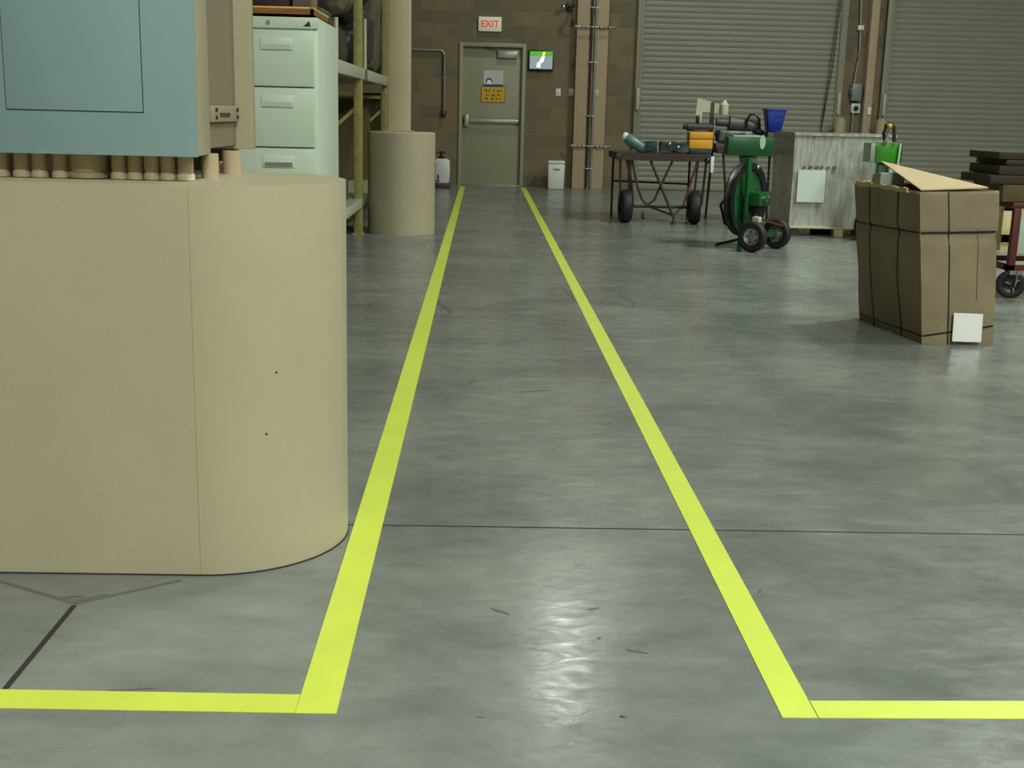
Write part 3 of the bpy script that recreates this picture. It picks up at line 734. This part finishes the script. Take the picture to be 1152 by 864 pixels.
# ------------------------------------------------------------ strapped cardboard box
B0 = V(2.45, 6.6, 0)
A_ = [V(2.334, 6.2, 0), V(2.713, 6.2, 0), V(2.66, 7.0, 0), V(2.248, 7.0, 0)]
T_ = [V(2.245, 6.2, .792), V(2.655, 6.2, .805), V(2.60, 7.0, .80), V(2.150, 7.0, .787)]
cb = thing('cardboard_box', 'tall brown cardboard box bound with black straps on the floor', 'box', tuple(B0))
def side(i, u, v):   # point on side i (0 front, 3 left ...) at u along, v up
    j = (i+1) % 4; p = A_[i].lerp(A_[j], u); q = T_[i].lerp(T_[j], u); r = p.lerp(q, v)
    n_ = (A_[j]-A_[i]).cross(V(0, 0, 1)).normalized()
    bul = .018*math.sin(PI*v)*math.sin(PI*u) - .012*math.exp(-((v-.715)/.03)**2) + .007*noise.noise(V(u*3+i*5, v*4, i))
    return r + n_*bul
NU, NV = 16, 40
b = MB(); grid = {}
for i in range(4):
    for a_ in range(NU):
        for k in range(NV+1): grid[(i, a_, k)] = b.bm.verts.new(side(i, a_/NU, k/NV)-B0)
def gv(i, a_, k): return grid[(i, a_, k)] if a_ < NU else grid[((i+1) % 4, 0, k)]
for i in range(4):
    for a_ in range(NU):
        for k in range(NV): b.bm.faces.new((gv(i, a_, k), gv(i, a_+1, k), gv(i, a_+1, k+1), gv(i, a_, k+1)))
# average the corner columns outward is not needed; close the bottom
b.bm.faces.new([gv(i, a_, 0) for i in range(4) for a_ in range(NU)][::-1])
ob = b.build('carton', 'box', cb, sharp=60)
sm = ob.modifiers.new('wall', 'SOLIDIFY'); sm.thickness = .006; sm.offset = -1
# top flaps
def slab(name, pts, th, m, par=cb):
    b = MB(); P_ = [Vector(p)-B0 for p in pts]; n_ = (P_[1]-P_[0]).cross(P_[2]-P_[0]).normalized()*th
    a = [b.bm.verts.new(p) for p in P_]; c = [b.bm.verts.new(p-n_) for p in P_]; N = len(a)
    b.bm.faces.new(a); b.bm.faces.new(c[::-1])
    for k in range(N): b.bm.faces.new((a[k], c[k], c[(k+1) % N], a[(k+1) % N]))
    return b.build(name, m, par, smooth=False)
# the big flap: hinged on the right hand wall, its far corner standing up
slab('flap', [at(1036, 214, 6.2)+V(0, 0, .004), at(1112, 211.5, 6.2)+V(0, 0, .004), V(2.60, 7.0, .815), at(1000, 185.5, 7.0), at(991, 181, 6.97)], .006, 'boxin')
slab('flap', [T_[0]+V(.01, .01, -.004), T_[1]+V(-.01, .01, -.004), T_[1]+V(-.03, .28, -.05), T_[0]+V(.03, .2, -.06)], .005, 'boxin')
slab('flap', [at(966, 204, 7.0), at(1003, 196.5, 7.03)+V(0, 0, 0), T_[2]+V(-.1, .02, .02), T_[3]+V(0, 0, 0)], .005, 'boxin')
b = MB()  # torn liner edge along the left wall top
b.box((-.006, -.62, -.012), (.004, .02, .012)); bmesh.ops.subdivide_edges(b.bm, edges=b.bm.edges[:], cuts=2, use_grid_fill=True); b.lump(8, .010, 14)
o = b.build('torn_edge', 'boxin', cb); o.location = T_[0].lerp(T_[3], .02)-B0; o.rotation_euler = (0, 0, math.atan2(.095, .8)); o.location.y += .72; o.location.x -= .09
# straps: bands lying on the cardboard
def band(name, pts_uv, wd, horiz):
    b = MB(); prev = None
    for (i, u, v) in pts_uv:
        j = (i+1) % 4; n_ = (A_[j]-A_[i]).cross(V(0, 0, 1)).normalized()
        p = side(i, u, v)-B0 + n_*.0035
        d = V(0, 0, wd/2) if horiz else (A_[j]-A_[i]).normalized()*wd/2
        cur = [b.bm.verts.new(q) for q in (p-d-n_*.004, p-d, p+d, p+d-n_*.004)]
        if prev:
            for k in range(3): b.bm.faces.new((prev[k], cur[k], cur[k+1], prev[k+1]))
        prev = cur
    return b.build(name, 'strap', cb, smooth=False)
def hband(v3, vm, v0):
    pts = [(3, u/10, v3+(vm-v3)*u/10) for u in range(0, 10)] + [(3, .985, vm), (0, .012, vm)] + [(0, u/10, vm+(v0-vm)*u/10) for u in range(1, 10)] + [(0, .985, v0)]
    return pts
band('strap', hband(.72, .735, .742), .011, True)
band('strap', hband(.035, .055, .13), .009, True)
for u in (.26, .70): band('strap', [(3, u, v/20) for v in range(0, 20)] + [(3, u, .995)], .012, False)
band('strap', [(0, .36, v/20) for v in range(0, 20)] + [(0, .36, .995)], .006, False)
# fold crease
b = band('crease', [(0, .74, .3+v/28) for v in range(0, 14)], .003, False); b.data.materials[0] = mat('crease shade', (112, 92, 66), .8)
a = at(1074.5, 352, 6.17); c = at(1103.5, 385, 6.17)
b = MB(); b.hexa([(a.x-2.45+.0, -.432, c.z+.002), (c.x-2.45, -.432, c.z+.0), (c.x-2.45, -.427, c.z), (a.x-2.45, -.427, c.z+.002), (a.x-2.45-.006, -.434, a.z), (c.x-2.45-.006, -.434, a.z-.003), (c.x-2.45-.006, -.429, a.z-.003), (a.x-2.45-.006, -.429, a.z)]); b.build('paper_label', 'white', cb)
# folder of packing inside
b = MB(); b.box((-.06, -.09, 0), (.06, .09, .30)); b.lump(21, .025, 8)
o = b.build('packing_bag', mat('grey green bag', (150, 164, 150), .4, var=.2), loc=(2.27, 6.80, .55)); tag(o, 'grey green bag sticking out of the open cardboard box', 'bag')

# ------------------------------------------------------------ pipe cart
CX, CY = 1.94, 13.1
ct = thing('bench_cart', 'dark steel wheeled bench cart with two tall tyres by the left roll-up door', 'cart', (CX, CY, 0))
DT = .745
b = MB(); b.box((-.485, -.05, DT-.03), (.485, .95, DT), bev=.003); b.build('deck', 'rust', ct)
b = MB(); b.box((-.49, -.055, DT-.075), (.49, -.02, DT-.01)); b.box((-.49, .93, DT-.075), (.49, .96, DT-.01)); b.box((-.49, -.05, DT-.075), (-.46, .95, DT-.01)); b.box((.46, -.05, DT-.075), (.49, .95, DT-.01)); b.build('deck_frame', 'rust', ct)
def tyre(parent, loc, R_, w_, axis, hubm='gunmetal', name='wheel'):
    q = Vector(axis).to_track_quat('Z', 'Y').to_matrix().to_4x4()
    prof = [(R_*.55, -w_*.36), (R_*.72, -w_*.5), (R_*.9, -w_*.47), (R_*.985, -w_*.3), (R_, -w_*.1), (R_, w_*.1), (R_*.985, w_*.3), (R_*.9, w_*.47), (R_*.72, w_*.5), (R_*.55, w_*.36), (R_*.55, -w_*.36)]
    wh = MB().lathe(prof, 40, Matrix.Translation(loc) @ q).build(name, 'black', parent, sharp=50)
    hb = MB(); hb.lathe([(0, -w_*.42), (R_*.14, -w_*.42), (R_*.16, -w_*.2), (R_*.3, -w_*.12), (R_*.52, -w_*.3), (R_*.57, -w_*.36), (R_*.57, w_*.36), (R_*.52, w_*.3), (R_*.3, w_*.12), (R_*.16, w_*.2), (R_*.14, w_*.42), (0, w_*.42)], 32, Matrix.Translation(loc) @ q)
    hb.build('hub', hubm, wh, sharp=40)
    b_ = MB()
    for k in range(5):
        a = 2*PI*k/5; c = Matrix.Translation(loc) @ q
        for s_ in (-1, 1):
            p_ = c @ V(R_*.36*math.cos(a), R_*.36*math.sin(a), s_*w_*.12); p2 = c @ V(R_*.36*math.cos(a), R_*.36*math.sin(a), s_*w_*.26)
            b_.rod(p_, p2, R_*.055, n=8)
    b_.build('hub_bolt', 'gunmetal', wh)
    return wh
tyre(ct, (-.38, .05, .178), .178, .125, (1, .05, 0)); tyre(ct, (.375, .06, .178), .178, .125, (1, -.12, 0))
b = MB(); b.rod((-.44, .05, .178), (.44, .06, .178), .016, n=12); b.build('axle', 'rust', ct)
def bars(name, m, segs, r=.012):
    b = MB()
    for p, q_ in segs: b.rod(p, q_, r, n=10)
    return b.build(name, m, ct)
for xx in (-.465, -.37, .375, .465):
    bars('leg', 'rust', [((xx, .0, DT-.03), (xx+(.03 if xx < 0 else -.02), .05, .2))], .013)
bars('leg', 'rust', [((-.40, -.02, DT-.04), (-.335, .02, .45)), ((-.335, .02, .45), (-.30, .05, .18))], .015)
bars('cross_brace', 'rust', [((-.15, -.02, DT-.05), (.125, -.08, .085))], .015)
MB().tube([(.105, -.02, DT-.05), (-.03, -.03, .38), (-.085, -.03, .25), (-.13, -.03, .215), (-.17, -.03, .215), (-.215, -.03, .26), (-.27, -.02, .40), (-.34, -.01, DT-.06)], .013, 10).build('cross_brace', 'rust', ct)
bars('stretcher', 'rust', [((-.30, .05, .18), (.30, .05, .18))], .012); bars('stretcher', 'rust', [((-.44, .92, .40), (.44, .92, .38))], .012)
bars('stretcher', 'rust', [((-.1, .04, .17), (.12, -.08, .10)), ((.12, -.08, .10), (.26, .04, .2))], .012)
b = MB(); b.bar((.37, -.02, DT-.05), (.235, -.02, .19), .03, .02); b.build('brace_bar', 'redbrown', ct)
for xx in (-.44, .44): bars('leg', 'rust', [((xx, .92, DT-.03), (xx, .9, .0))], .014)
# small swivel castors
tyre(ct, (-.155, .25, .058), .035, .022, (.8, -.5, 0), 'galv', 'castor_wheel'); b = MB(); b.box((-.17, .235, .05), (-.162, .265, .16)); b.box((-.148, .235, .05), (-.14, .265, .16)); b.box((-.175, .23, .14), (-.135, .27, .2)); b.build('castor_fork', 'galv', ct)
MB().lathe([(0, 0), (.03, 0), (.02, .03), (.012, .05), (.012, .11), (0, .11)], 14, Matrix.Translation((.13, -.08, 0))).build('foot', 'gunmetal', ct)
b = MB(); b.box((.5, -.06, .56), (.535, -.045, .73), bev=.002); b.build('hanging_tag', 'whiteplastic', ct)
MB().ball((.465, -.06, DT-.06), .035, (1, .6, 1)).build('clamp_knob', 'blackplastic', ct)
MB().box((-.52, -.07, DT-.07), (-.46, -.03, DT-.005), bev=.006).build('corner_clamp', 'gunmetal', ct)
# things on the cart
zt = DT
b = MB(); q = V(.5, .1, -.62).normalized()
t = thing('spray_bottle', 'teal grey bottle with a white cap lying at the left of the cart', 'bottle', (1.53, 13.2, .90))
mt = Matrix.Rotation(math.radians(122), 4, 'Y')
MB().lathe([(0, -.02), (.045, -.015), (.06, .02), (.062, .15), (.055, .2), (0, .21)], 24, mt).build('bottle_body', 'teal', t)
MB().lathe([(0, -.06), (.03, -.055), (.045, -.03), (.045, -.012), (0, -.012)], 24, mt).build('cap', 'whiteplastic', t)
t.location = (1.54, 13.10, .905)
b = MB(); b.box((-.09, -.1, 0.02), (.09, .12, .12)); b.lump(31, .03, 7)
o = b.build('folded_tarp', 'tealdark', loc=(1.785, 13.28, DT-.004)); tag(o, 'dark teal crumpled tarp beside the bottle on the cart', 'tarp')
b = MB(); b.box((-.14, -.1, 0), (.14, .14, .1)); b.lump(33, .035, 9)
o = b.build('tool_pile', mat('mixed dark teal tools', (44, 72, 70), .4, rgb2=(20, 34, 36), scale=26, bump=.6), loc=(2.055, 13.2, DT+.02)); tag(o, 'dark green tool bag in the middle of the cart', 'tool bag'); tb = o
for q_ in ((-.06, -.11, .085), (.035, -.115, .05)):
    MB().ball(q_, .02, (1, .6, 1)).build('chrome_fitting', 'chrome', tb)
yb = thing('organiser_case', 'yellow orange plastic case on the right end of the cart', 'case', (2.335, 13.18, DT+.002))
MB().box((-.125, -.08, .06), (.125, .12, .155), bev=.006).build('drawer_body', 'yelbox', yb)
MB().box((-.125, -.08, .162), (.125, .12, .235), bev=.006).build('lid', 'yelbox', yb)
MB().box((-.12, -.075, .0), (.12, .115, .06), bev=.004).build('base', 'tealdark', yb)
MB().box((.125, -.07, .1), (.135, .11, .22), bev=.002).build('end_clip', 'blackplastic', yb)
MB().box((-.12, -.075, .155), (.12, .115, .162)).build('seam', 'rust', yb)
vz = thing('power_tool', 'dark cordless power tool resting on top of the yellow case', 'power tool', (2.34, 13.2, DT+.239))
b = MB(); b.rod((-.15, 0, .05), (.12, 0, .045), .045, .04, n=20); b.rod((-.19, 0, .055), (-.13, 0, .05), .03, .036, n=18); b.build('motor_body', mat('tool dark', (44, 50, 52), .5), vz)
MB().box((-.06, -.03, .08), (-.02, .03, .17), bev=.01).build('grip', 'blackplastic', vz)
MB().box((-.09, -.04, .0), (.07, .04, .02), bev=.004).build('foot', 'purple', vz)

# second bench behind: legs, top, machinery
bt = thing('work_table', 'low brown work table behind the green bending machine', 'table', (2.92, 13.25, 0))
b = MB(); b.box((-.38, 0, .76), (.42, .75, .80), bev=.004); b.build('tabletop', 'rust', bt)
for p, q_ in (((-.30, .05, .76), (-.22, .0, .0)), ((.3, .05, .76), (.27, 0, 0)), ((-.3, .7, .76), (-.33, .72, 0)), ((.36, .7, .76), (.38, .72, 0))):
    MB().rod(p, q_, .015, n=10).build('leg', 'rust', bt)
o = MB().prism([(0, 0), (.045, 0), (.06, .14), (.30, .075), (.30, .19), (.012, .27)][:0] or [(0, 0), (.07, 0), (.085, .12), (.3, .1), (.3, .20), (.02, .27)], -.012, .012, axis='Y').build('beige_panel', 'beige', loc=(at(782, 140, 13.65).x, 13.62, 1.0)); 
# the panel stands in the tray of the machine behind
gm = thing('threading_machine', 'grey cast machine on the table behind the green machine', 'machine', (2.86, 13.5, .80))
b = MB(); b.box((-.32, -.16, 0), (.17, .16, .06), bev=.01); b.build('base', 'greymach', gm)
b = MB(); b.box((-.28, -.12, .06), (.1, .13, .2), bev=.03); b.lump(41, .02, 8); b.build('gear_case', mat('silver grey castings', (112, 114, 108), .4, rgb2=(52, 56, 58), scale=18), gm)
b = MB(); b.rod((-.16, 0, .28), (.16, 0, .25), .085, .07, n=24); b.rod((-.3, 0, .29), (-.14, 0, .285), .045, n=20); b.build('motor', 'greymach', gm)
b = MB(); b.rod((.1, -.02, .22), (.19, -.1, .18), .04, .035, n=16); b.build('spout', mat('navy spout', (34, 36, 76), .5), gm)
MB().tube([(.02, -.08, .24), (.02, -.1, .33), (.05, -.1, .375), (.11, -.1, .375), (.15, -.1, .33), (.165, -.09, .22), (.16, -.06, .1)], .014, 10).build('hose', 'blackplastic', gm)
MB().tube([(-.3, -.1, .05), (-.1, -.14, .16), (.0, -.14, .17)], .014, 10).build('clamp_arm', 'gunmetal', gm)
bpz = at(782, 138, 13.62)
o.location = (bpz.x, 13.72, 1.0)
o.parent = gm; o.location = (bpz.x-2.86, .17, bpz.z-.80+.0); o.name = 'splash_guard'
b = MB(); b.box((-.34, .15, 0), (-.30, .2, .5)); b.build('guard_post', 'greymach', gm)
bo = thing('spray_bottle', 'upright white bottle on top of the grey machine', 'bottle', (at(814, 129, 13.5).x, 13.5, .80+.365))
MB().lathe([(0, 0), (.045, 0), (.05, .02), (.05, .11), (.035, .13), (0, .13)], 24).build('bottle_body', 'beige', bo)
MB().lathe([(0, .13), (.025, .13), (.025, .155), (0, .158)], 18).build('cap', 'whiteplastic', bo)
# blue bin stands on a small black case on the table
sb = MB().box((-.10, -.10, 0), (.12, .12, .20), bev=.01).build('tool_case', 'blackplastic', loc=(3.19, 13.42, .801)); tag(sb, 'black case under the blue bin behind the wrapped pallet', 'case')
bb = thing('parts_bin', 'small blue plastic bin above the corner of the wrapped pallet', 'bin', (3.17, 13.4, 1.003))
bz = at(870, 122, 13.4).z-1.003
MB().hexa([(-.07, -.09, 0), (.07, -.09, 0), (.07, .09, 0), (-.07, .09, 0), (-.105, -.11, bz), (.11, -.11, bz-.01), (.11, .11, bz-.01), (-.105, .11, bz)], bev=.01).build('bin_body', 'blue', bb)
MB().box((-.112, -.117, bz-.025), (.117, .117, bz-.005), bev=.004).build('rim', 'blue', bb)
MB().box((-.02, -.105, bz*.62), (.07, -.098, bz*.70)).build('label_slot', mat('navy slot', (16, 24, 76), .5), bb)

# ------------------------------------------------------------ green bending machine
ax = V(.65, .76, 0).normalized(); bx2 = V(.76, -.65, 0).normalized()
GB = V(2.40, 10.88, 0)
gb = thing('bending_machine', 'green wheeled pipe bending machine with a big round shoe in front of the wrapped pallet', 'bending machine', tuple(GB), math.atan2(ax.y, ax.x))
# local x = along axle (away), local y = -bx2 direction; so forward-right is -y
def loc(P_):
    d = V(P_[0], P_[1], 0)-GB; return V(d.dot(ax), -d.dot(bx2), P_[2])
w1 = loc((2.362, 10.47, .133)); w2 = loc((2.655, 10.81, .133))
for w_ in (w1, w2): tyre(gb, w_, .133, .075, (1, 0, 0), 'galv')
b = MB(); b.rod(w1, w2, .014, n=12); b.build('axle', 'galv', gb)
dc = loc((2.375, 10.9, .425)); RS = .325
md = Matrix.Translation(dc) @ Matrix.Rotation(PI/2, 4, 'X')
o = MB().lathe([(RS-.06, -.03), (RS-.01, -.04), (RS, -.045), (RS+.005, -.03), (RS-.03, 0), (RS+.005, .03), (RS, .045), (RS-.01, .04), (RS-.06, .03), (RS-.06, -.03)], 64, md).build('bending_shoe', 'blackplastic', gb, sharp=40)
b = MB(); b.lathe([(0, .0), (RS-.055, .0), (RS-.055, .016), (.24, .02), (.1, .03), (.06, .05), (0, .05)], 56, md)
b.lathe([(0, -.02), (RS-.055, -.02), (RS-.055, -.0), (0, -.0)], 56, md)
o2 = b.build('shoe_face', 'green', gb, sharp=35)
b = MB()
for k in range(5):
    a = 2*PI*k/5+.4; c_ = md @ V(.17*math.cos(a), .17*math.sin(a), .02); c2_ = md @ V(.17*math.cos(a), .17*math.sin(a), .028)
    b.rod(c_, c2_, .042, n=18)
b.build('lightening_hole', 'gap', o2)
# upright frame
b = MB(); b.box((dc.x-.16, dc.y-.075-.02, .12), (dc.x-.10, dc.y-.045-.02, .80), bev=.004); b.box((dc.x-.16, dc.y-.09, .10), (dc.x+.2, dc.y-.05, .15), bev=.004); b.build('mast', 'green', gb)
b = MB(); b.bar((w1.x+.05, w1.y, .133), (dc.x-.13, dc.y-.08, .14), .045, .04); b.bar((w2.x-.05, w2.y, .133), (dc.x+.17, dc.y-.08, .14), .045, .04); b.bar((w1.x+.05, w1.y-.0, .135), (w2.x-.05, w2.y, .135), .04); b.build('chassis', 'green', gb)
b = MB(); b.box((dc.x-.12, dc.y-.2, .38), (dc.x+.1, dc.y-.05, .5), bev=.012); mo = b.build('gear_motor', 'green', gb)
b = MB(); b.rod((dc.x-.03, dc.y-.2, .44), (dc.x-.03, dc.y-.235, .44), .026, n=16); b.rod((dc.x+.06, dc.y-.2, .445), (dc.x+.06, dc.y-.225, .445), .022, n=16); b.build('chrome_cap', 'chrome', mo)
MB().box((dc.x-.06, dc.y-.16, .31), (dc.x+.13, dc.y-.03, .38), bev=.01).build('gear_housing', 'blackplastic', gb)
b = MB(); b.bar(loc((2.30, 10.72, .085)), loc((2.135, 10.91, .012)), .03, .024); b.build('foot_lever', 'blackplastic', gb)
b = MB(); b.bar(loc((2.29, 10.6, .15)), loc((2.26, 10.52, .0)), .04, .03); b.build('stand_foot', 'green', gb)
MB().ball(md @ V(.10, .285, .045), .018).build('chrome_pin', 'chrome', gb)
MB().tube([loc((2.3, 10.96, .5)), loc((2.24, 11.0, .46)), loc((2.18, 11.05, .36)), loc((2.22, 11.0, .2)), loc((2.34, 10.9, .13))], .014, 10).build('power_cord', 'blackplastic', gb)
MB().box((w2.x-.26, w2.y+.05, .235), (w2.x-.2, w2.y+.12, .29), bev=.01).build('pale_cap', 'beige', gb)
b = MB(); b.bar((w2.x-.2, w2.y+.08, .27), (w2.x+.0, w2.y-.1, .2), .02); b.build('lift_bar', 'redbrown', gb)
# head box on top, square to the view like the photo
hb_ = thing('control_box', 'dark green machine head box with a pale oval sticker above the bending shoe', 'machine head', (2.43, 11.0, .0))
a = at(819.5, 154, 10.92); c = at(870, 175.5, 10.92); 
hx0, hx1, hz0, hz1 = a.x-2.43, c.x-2.43, (at(845, 175.5, 10.92).z), (at(845, 154, 10.92).z)
hb = MB(); hb.box((hx0, -.08, hz0), (hx1, .12, hz1), bev=.008)
ho = hb.build('housing', 'green', hb_)
s_ = at(858.5, 160, 10.9)
b = MB(); b.prism([(.026*math.cos(2*PI*k/20), .062*math.sin(2*PI*k/20)) for k in range(20)], -.003, 0, axis='Y'); o = b.build('sticker', 'greenlabel', hb_); o.location = (s_.x-2.43, -.0805, s_.z)
b = MB(); b.box((hx0+.05, -.06, hz1), (hx1-.1, .1, hz1+.012)); b.build('lid_edge', 'greenlabel', hb_)
b = MB(); b.prism([(-.12, hz0+.001), (-.0, hz0+.001), (-.035, hz0-.11), (-.085, hz0-.11)], -.03, .03, axis='Y'); b.build('neck', 'green', hb_)
b = MB(); b.box((.0-.04, -.02, hz0-.08), (.04, .03, hz0+.001)); b.build('neck_plate', mat('pale green plate', (110, 140, 112), .5), hb_)
# make it one machine: head belongs to the bender
for ch in list(hb_.children):
    ch.parent = None
    mw = Matrix.Translation(hb_.location) @ Matrix.Translation(ch.location)
    ch.parent = gb
    inv = (Matrix.Translation(gb.location) @ Matrix.Rotation(gb.rotation_euler.z, 4, 'Z')).inverted()
    ch.matrix_local = inv @ mw
    if ch.name.startswith('housing'): ch.name = 'head_housing'
bpy.data.objects.remove(hb_)

# ------------------------------------------------------------ green box machine beyond the carton
G2 = V(4.19, 11.7, 0)
g2 = thing('threading_machine', 'bright green machine head behind the wrapped pallet and the strapped carton', 'machine', tuple(G2))
def g2p(x, y, Y=11.6):
    p = at(x, y, Y); return V(p.x-G2.x, Y-G2.y, p.z)
a = g2p(983, 160); c = g2p(1014.5, 184)
G2w = (a.x, c.x)
zt2 = g2p(1000, 161).z; zb2 = g2p(1000, 183.5).z
MB().box((a.x+.03, -.1, zb2), (c.x-.035, .15, zt2), bev=.008).build('housing', 'greenlight', g2)
MB().box((c.x-.035, -.095, zb2+.004), (c.x, .15, zt2-.004), bev=.008).build('end_cover', 'green', g2)
MB().box((a.x-.02, -.09, zb2+.003), (a.x+.03, .14, zt2-.003), bev=.006).build('end_cover', mat('frosted cover', (140, 150, 128), .4), g2)
b = MB(); b.rod((c.x-.045, -.115, zb2-.05), (c.x-.035, -.115, zt2-.0), .011, n=10); b.build('locking_rod', 'greenlabel', g2)
p = g2p(1001, 143)
MB().tube([g2p(996, 161), g2p(994, 150), g2p(997, 141), g2p(1002, 139), g2p(1006, 143), g2p(1006, 160)], .018, 10).build('handle', 'gunmetal', g2)
b = MB(); b.rod(g2p(995, 161, 11.55), g2p(1001, 146, 11.55), .012, n=10); b.build('lever', 'galv', g2)
MB().ball(g2p(1001, 142, 11.54), .024).build('lever_knob', 'yelbox', g2)
mid = (a.x+c.x)/2
b = MB(); b.box((mid-.05, -.03, .1), (mid+.05, .07, zb2+.002), bev=.004); b.build('mast', 'green', g2)
for s_ in (-1, 1): tyre(g2, (mid+s_*.16, .02, .13), .13, .07, (1, 0, 0), 'galv')
b = MB(); b.rod((mid-.2, .02, .13), (mid+.2, .02, .13), .015); b.build('axle', 'galv', g2)
MB().box((mid-.14, -.25, .0), (mid-.08, .05, .04), bev=.004).build('foot', 'green', g2); MB().box((mid+.08, -.25, .0), (mid+.14, .05, .04), bev=.004).build('foot', 'green', g2)

# ------------------------------------------------------------ right hand cart
RC = V(3.50, 7.95, 0)
rc = thing('steel_trolley', 'red brown steel trolley on castors at the right edge', 'trolley', tuple(RC))
def rcp(x, y, Y=7.95): 
    p = at(x, y, Y); return V(p.x-RC.x, Y-RC.y, p.z)
b = MB(); b.box((.0, -.02, .60), (.95, .62, .64), bev=.003); b.build('deck', 'redbrown', rc)
for (x, y) in ((.015, 0), (.90, 0), (.015, .57), (.90, .57)):
    MB().box((x, y-.02, .19), (x+.045, y+.025, .61), bev=.003).build('leg', 'redbrown', rc)
for z in (.19,): 
    b = MB(); b.box((.0, -.02, z), (.95, .02, z+.035)); b.box((.0, .56, z), (.95, .6, z+.035)); b.box((0, -.02, z), (.04, .6, z+.035)); b.box((.91, -.02, z), (.95, .6, z+.035)); b.build('lower_rail', 'redbrown', rc)
MB().box((.07, -.0, .30), (.5, .01, .59), bev=.003).build('side_panel', mat('pale panel', (190, 206, 184), .5), rc)
for (x, y) in ((.05, .0), (.88, 0), (.05, .56), (.88, .56)):
    wq = tyre(rc, (x, y, .097), .095, .04, (.35, 1, 0), 'blackplastic', 'castor_wheel')
    b = MB(); b.bar((x+.01, y-.035, .09), (x+.02, y-.035, .19), .035, .006); b.bar((x+.01, y+.035, .09), (x+.02, y+.035, .19), .035, .006); b.box((x-.03, y-.04, .165), (x+.06, y+.04, .19)); b.build('castor_fork', 'galv', rc)
    b = MB()
    for k in range(3):
        a_ = k*2*PI/3+.7; b.bar((x+.02*math.cos(a_), y-.03, .097+.02*math.sin(a_)), (x+.055*math.cos(a_), y-.03, .097+.055*math.sin(a_)), .022, .008)
    b.build('wheel_spoke', 'galv', wq)
# timbers stacked on it
z = .642
lv = [(rcp(1127, 226).x, .115, 'dark olive slab at the bottom of the stack on the red brown trolley', 'kraftdark', .05),
      (rcp(1113, 208).x, .06, 'dark plank second from the bottom of the trolley stack', 'darkwood', .05),
      (rcp(1123, 200).x, .062, 'third dark plank up in the trolley stack', 'darkwood', .05),
      (rcp(1132, 186).x, .038, 'very dark short plank below the top one on the trolley', 'rust', .05),
      (rcp(1124, 177).x, .05, 'topmost dark plank of the stack on the trolley', 'darkwood', .05)]
for (x0, h, lab, m_, _) in lv:
    b = MB(); b.box((x0, .0, 0), (x0+1.0, .5, h-.002), bev=.006)
    for v in b.bm.verts: v.co += noise.noise_vector(v.co*4)*.004
    mn = min(v.co.z for v in b.bm.verts)
    for v in b.bm.verts: v.co.z = max(0, v.co.z)
    o = b.build('timber_plank', m_, loc=(RC.x, RC.y, z)); tag(o, lab, 'plank', 'planks stacked on the trolley'); z += h
# pale crate behind
p = at(1125, 226, 11.1)
cr = thing('wooden_crate', 'pale timber crate on the floor behind the red brown trolley', 'crate', (4.82, 11.1, 0))
for k in range(3):
    MB().box((0, k*.3, 0), (.09, k*.3+.09, .07)).build('foot', 'crate', cr); MB().box((1.0, k*.3, 0), (1.09, k*.3+.09, .07)).build('foot', 'crate', cr)
MB().box((.0, 0, .07), (1.1, .7, .43), bev=.004).build('case', mat('crate panel', (196, 178, 126), .7, var=.1), cr)
for (x0, x1_, z0_, z1_) in ((-.012, .10, .07, .45), (.55, .65, .07, .45), (1.0, 1.1, .07, .45), (-.012, 1.1, .36, .452), (-.012, 1.1, .065, .15)):
    MB().box((x0, -.022, z0_), (x1_, -.0, z1_), bev=.003).build('batten', 'crate', cr)
MB().box((-.02, -.02, .43), (1.12, .72, .455), bev=.003).build('lid', 'crate', cr)

# ------------------------------------------------------------ lighting
def highbay(x, y, pw, k=1.0):
    t = thing('high_bay_lamp', 'round high bay lamp hanging from the ceiling', 'lamp', (x, y, ZC), 0, 'high bay lamps under the ceiling')
    MB().lathe([(.05*k, -.30), (.10*k, -.33), (.24*k, -.55), (.25*k, -.60), (.24*k, -.60), (.095*k, -.34), (.05*k, -.31)], 28).build('reflector', 'galv', t)
    b = MB(); b.rod((0, 0, 0), (0, 0, -.2), .01, n=8); b.rod((0, 0, -.18), (0, 0, -.33), .09, n=20); b.build('ballast', 'gunmetal', t)
    MB().lathe([(0, -.585), (.225*k, -.585), (.225*k, -.58), (0, -.58)], 28).build('lens', 'lampglow', t)
    L_ = bpy.data.lights.new('lamp_light', 'AREA'); L_.shape = 'DISK'; L_.size = .44*k; L_.energy = pw; L_.color = (.93, 1.0, .90)
    o = bpy.data.objects.new('lamp_light', L_); COL.objects.link(o); o.location = (0, 0, -.61); o.parent = t
for X, Y, pw, k in ((3.0, -1.6, 490, 3), (2.4, -6.2, 480, 3), (9.0, -4.0, 250, 3), (8.4, 6.4, 340, 3), (5.6, 9.6, 330, 3), (1.40, 16.8, 70, 1)):
    highbay(X, Y, pw, k)
wd = bpy.data.worlds.new('world'); C.world = wd; wd.use_nodes = True
wd.node_tree.nodes['Background'].inputs[0].default_value = (.5, .55, .5, 1); wd.node_tree.nodes['Background'].inputs[1].default_value = .3
C.view_settings.view_transform = 'Standard'; C.view_settings.look = 'None'; C.view_settings.exposure = 0.3; C.view_settings.gamma = 1
C.view_settings.use_curve_mapping = False
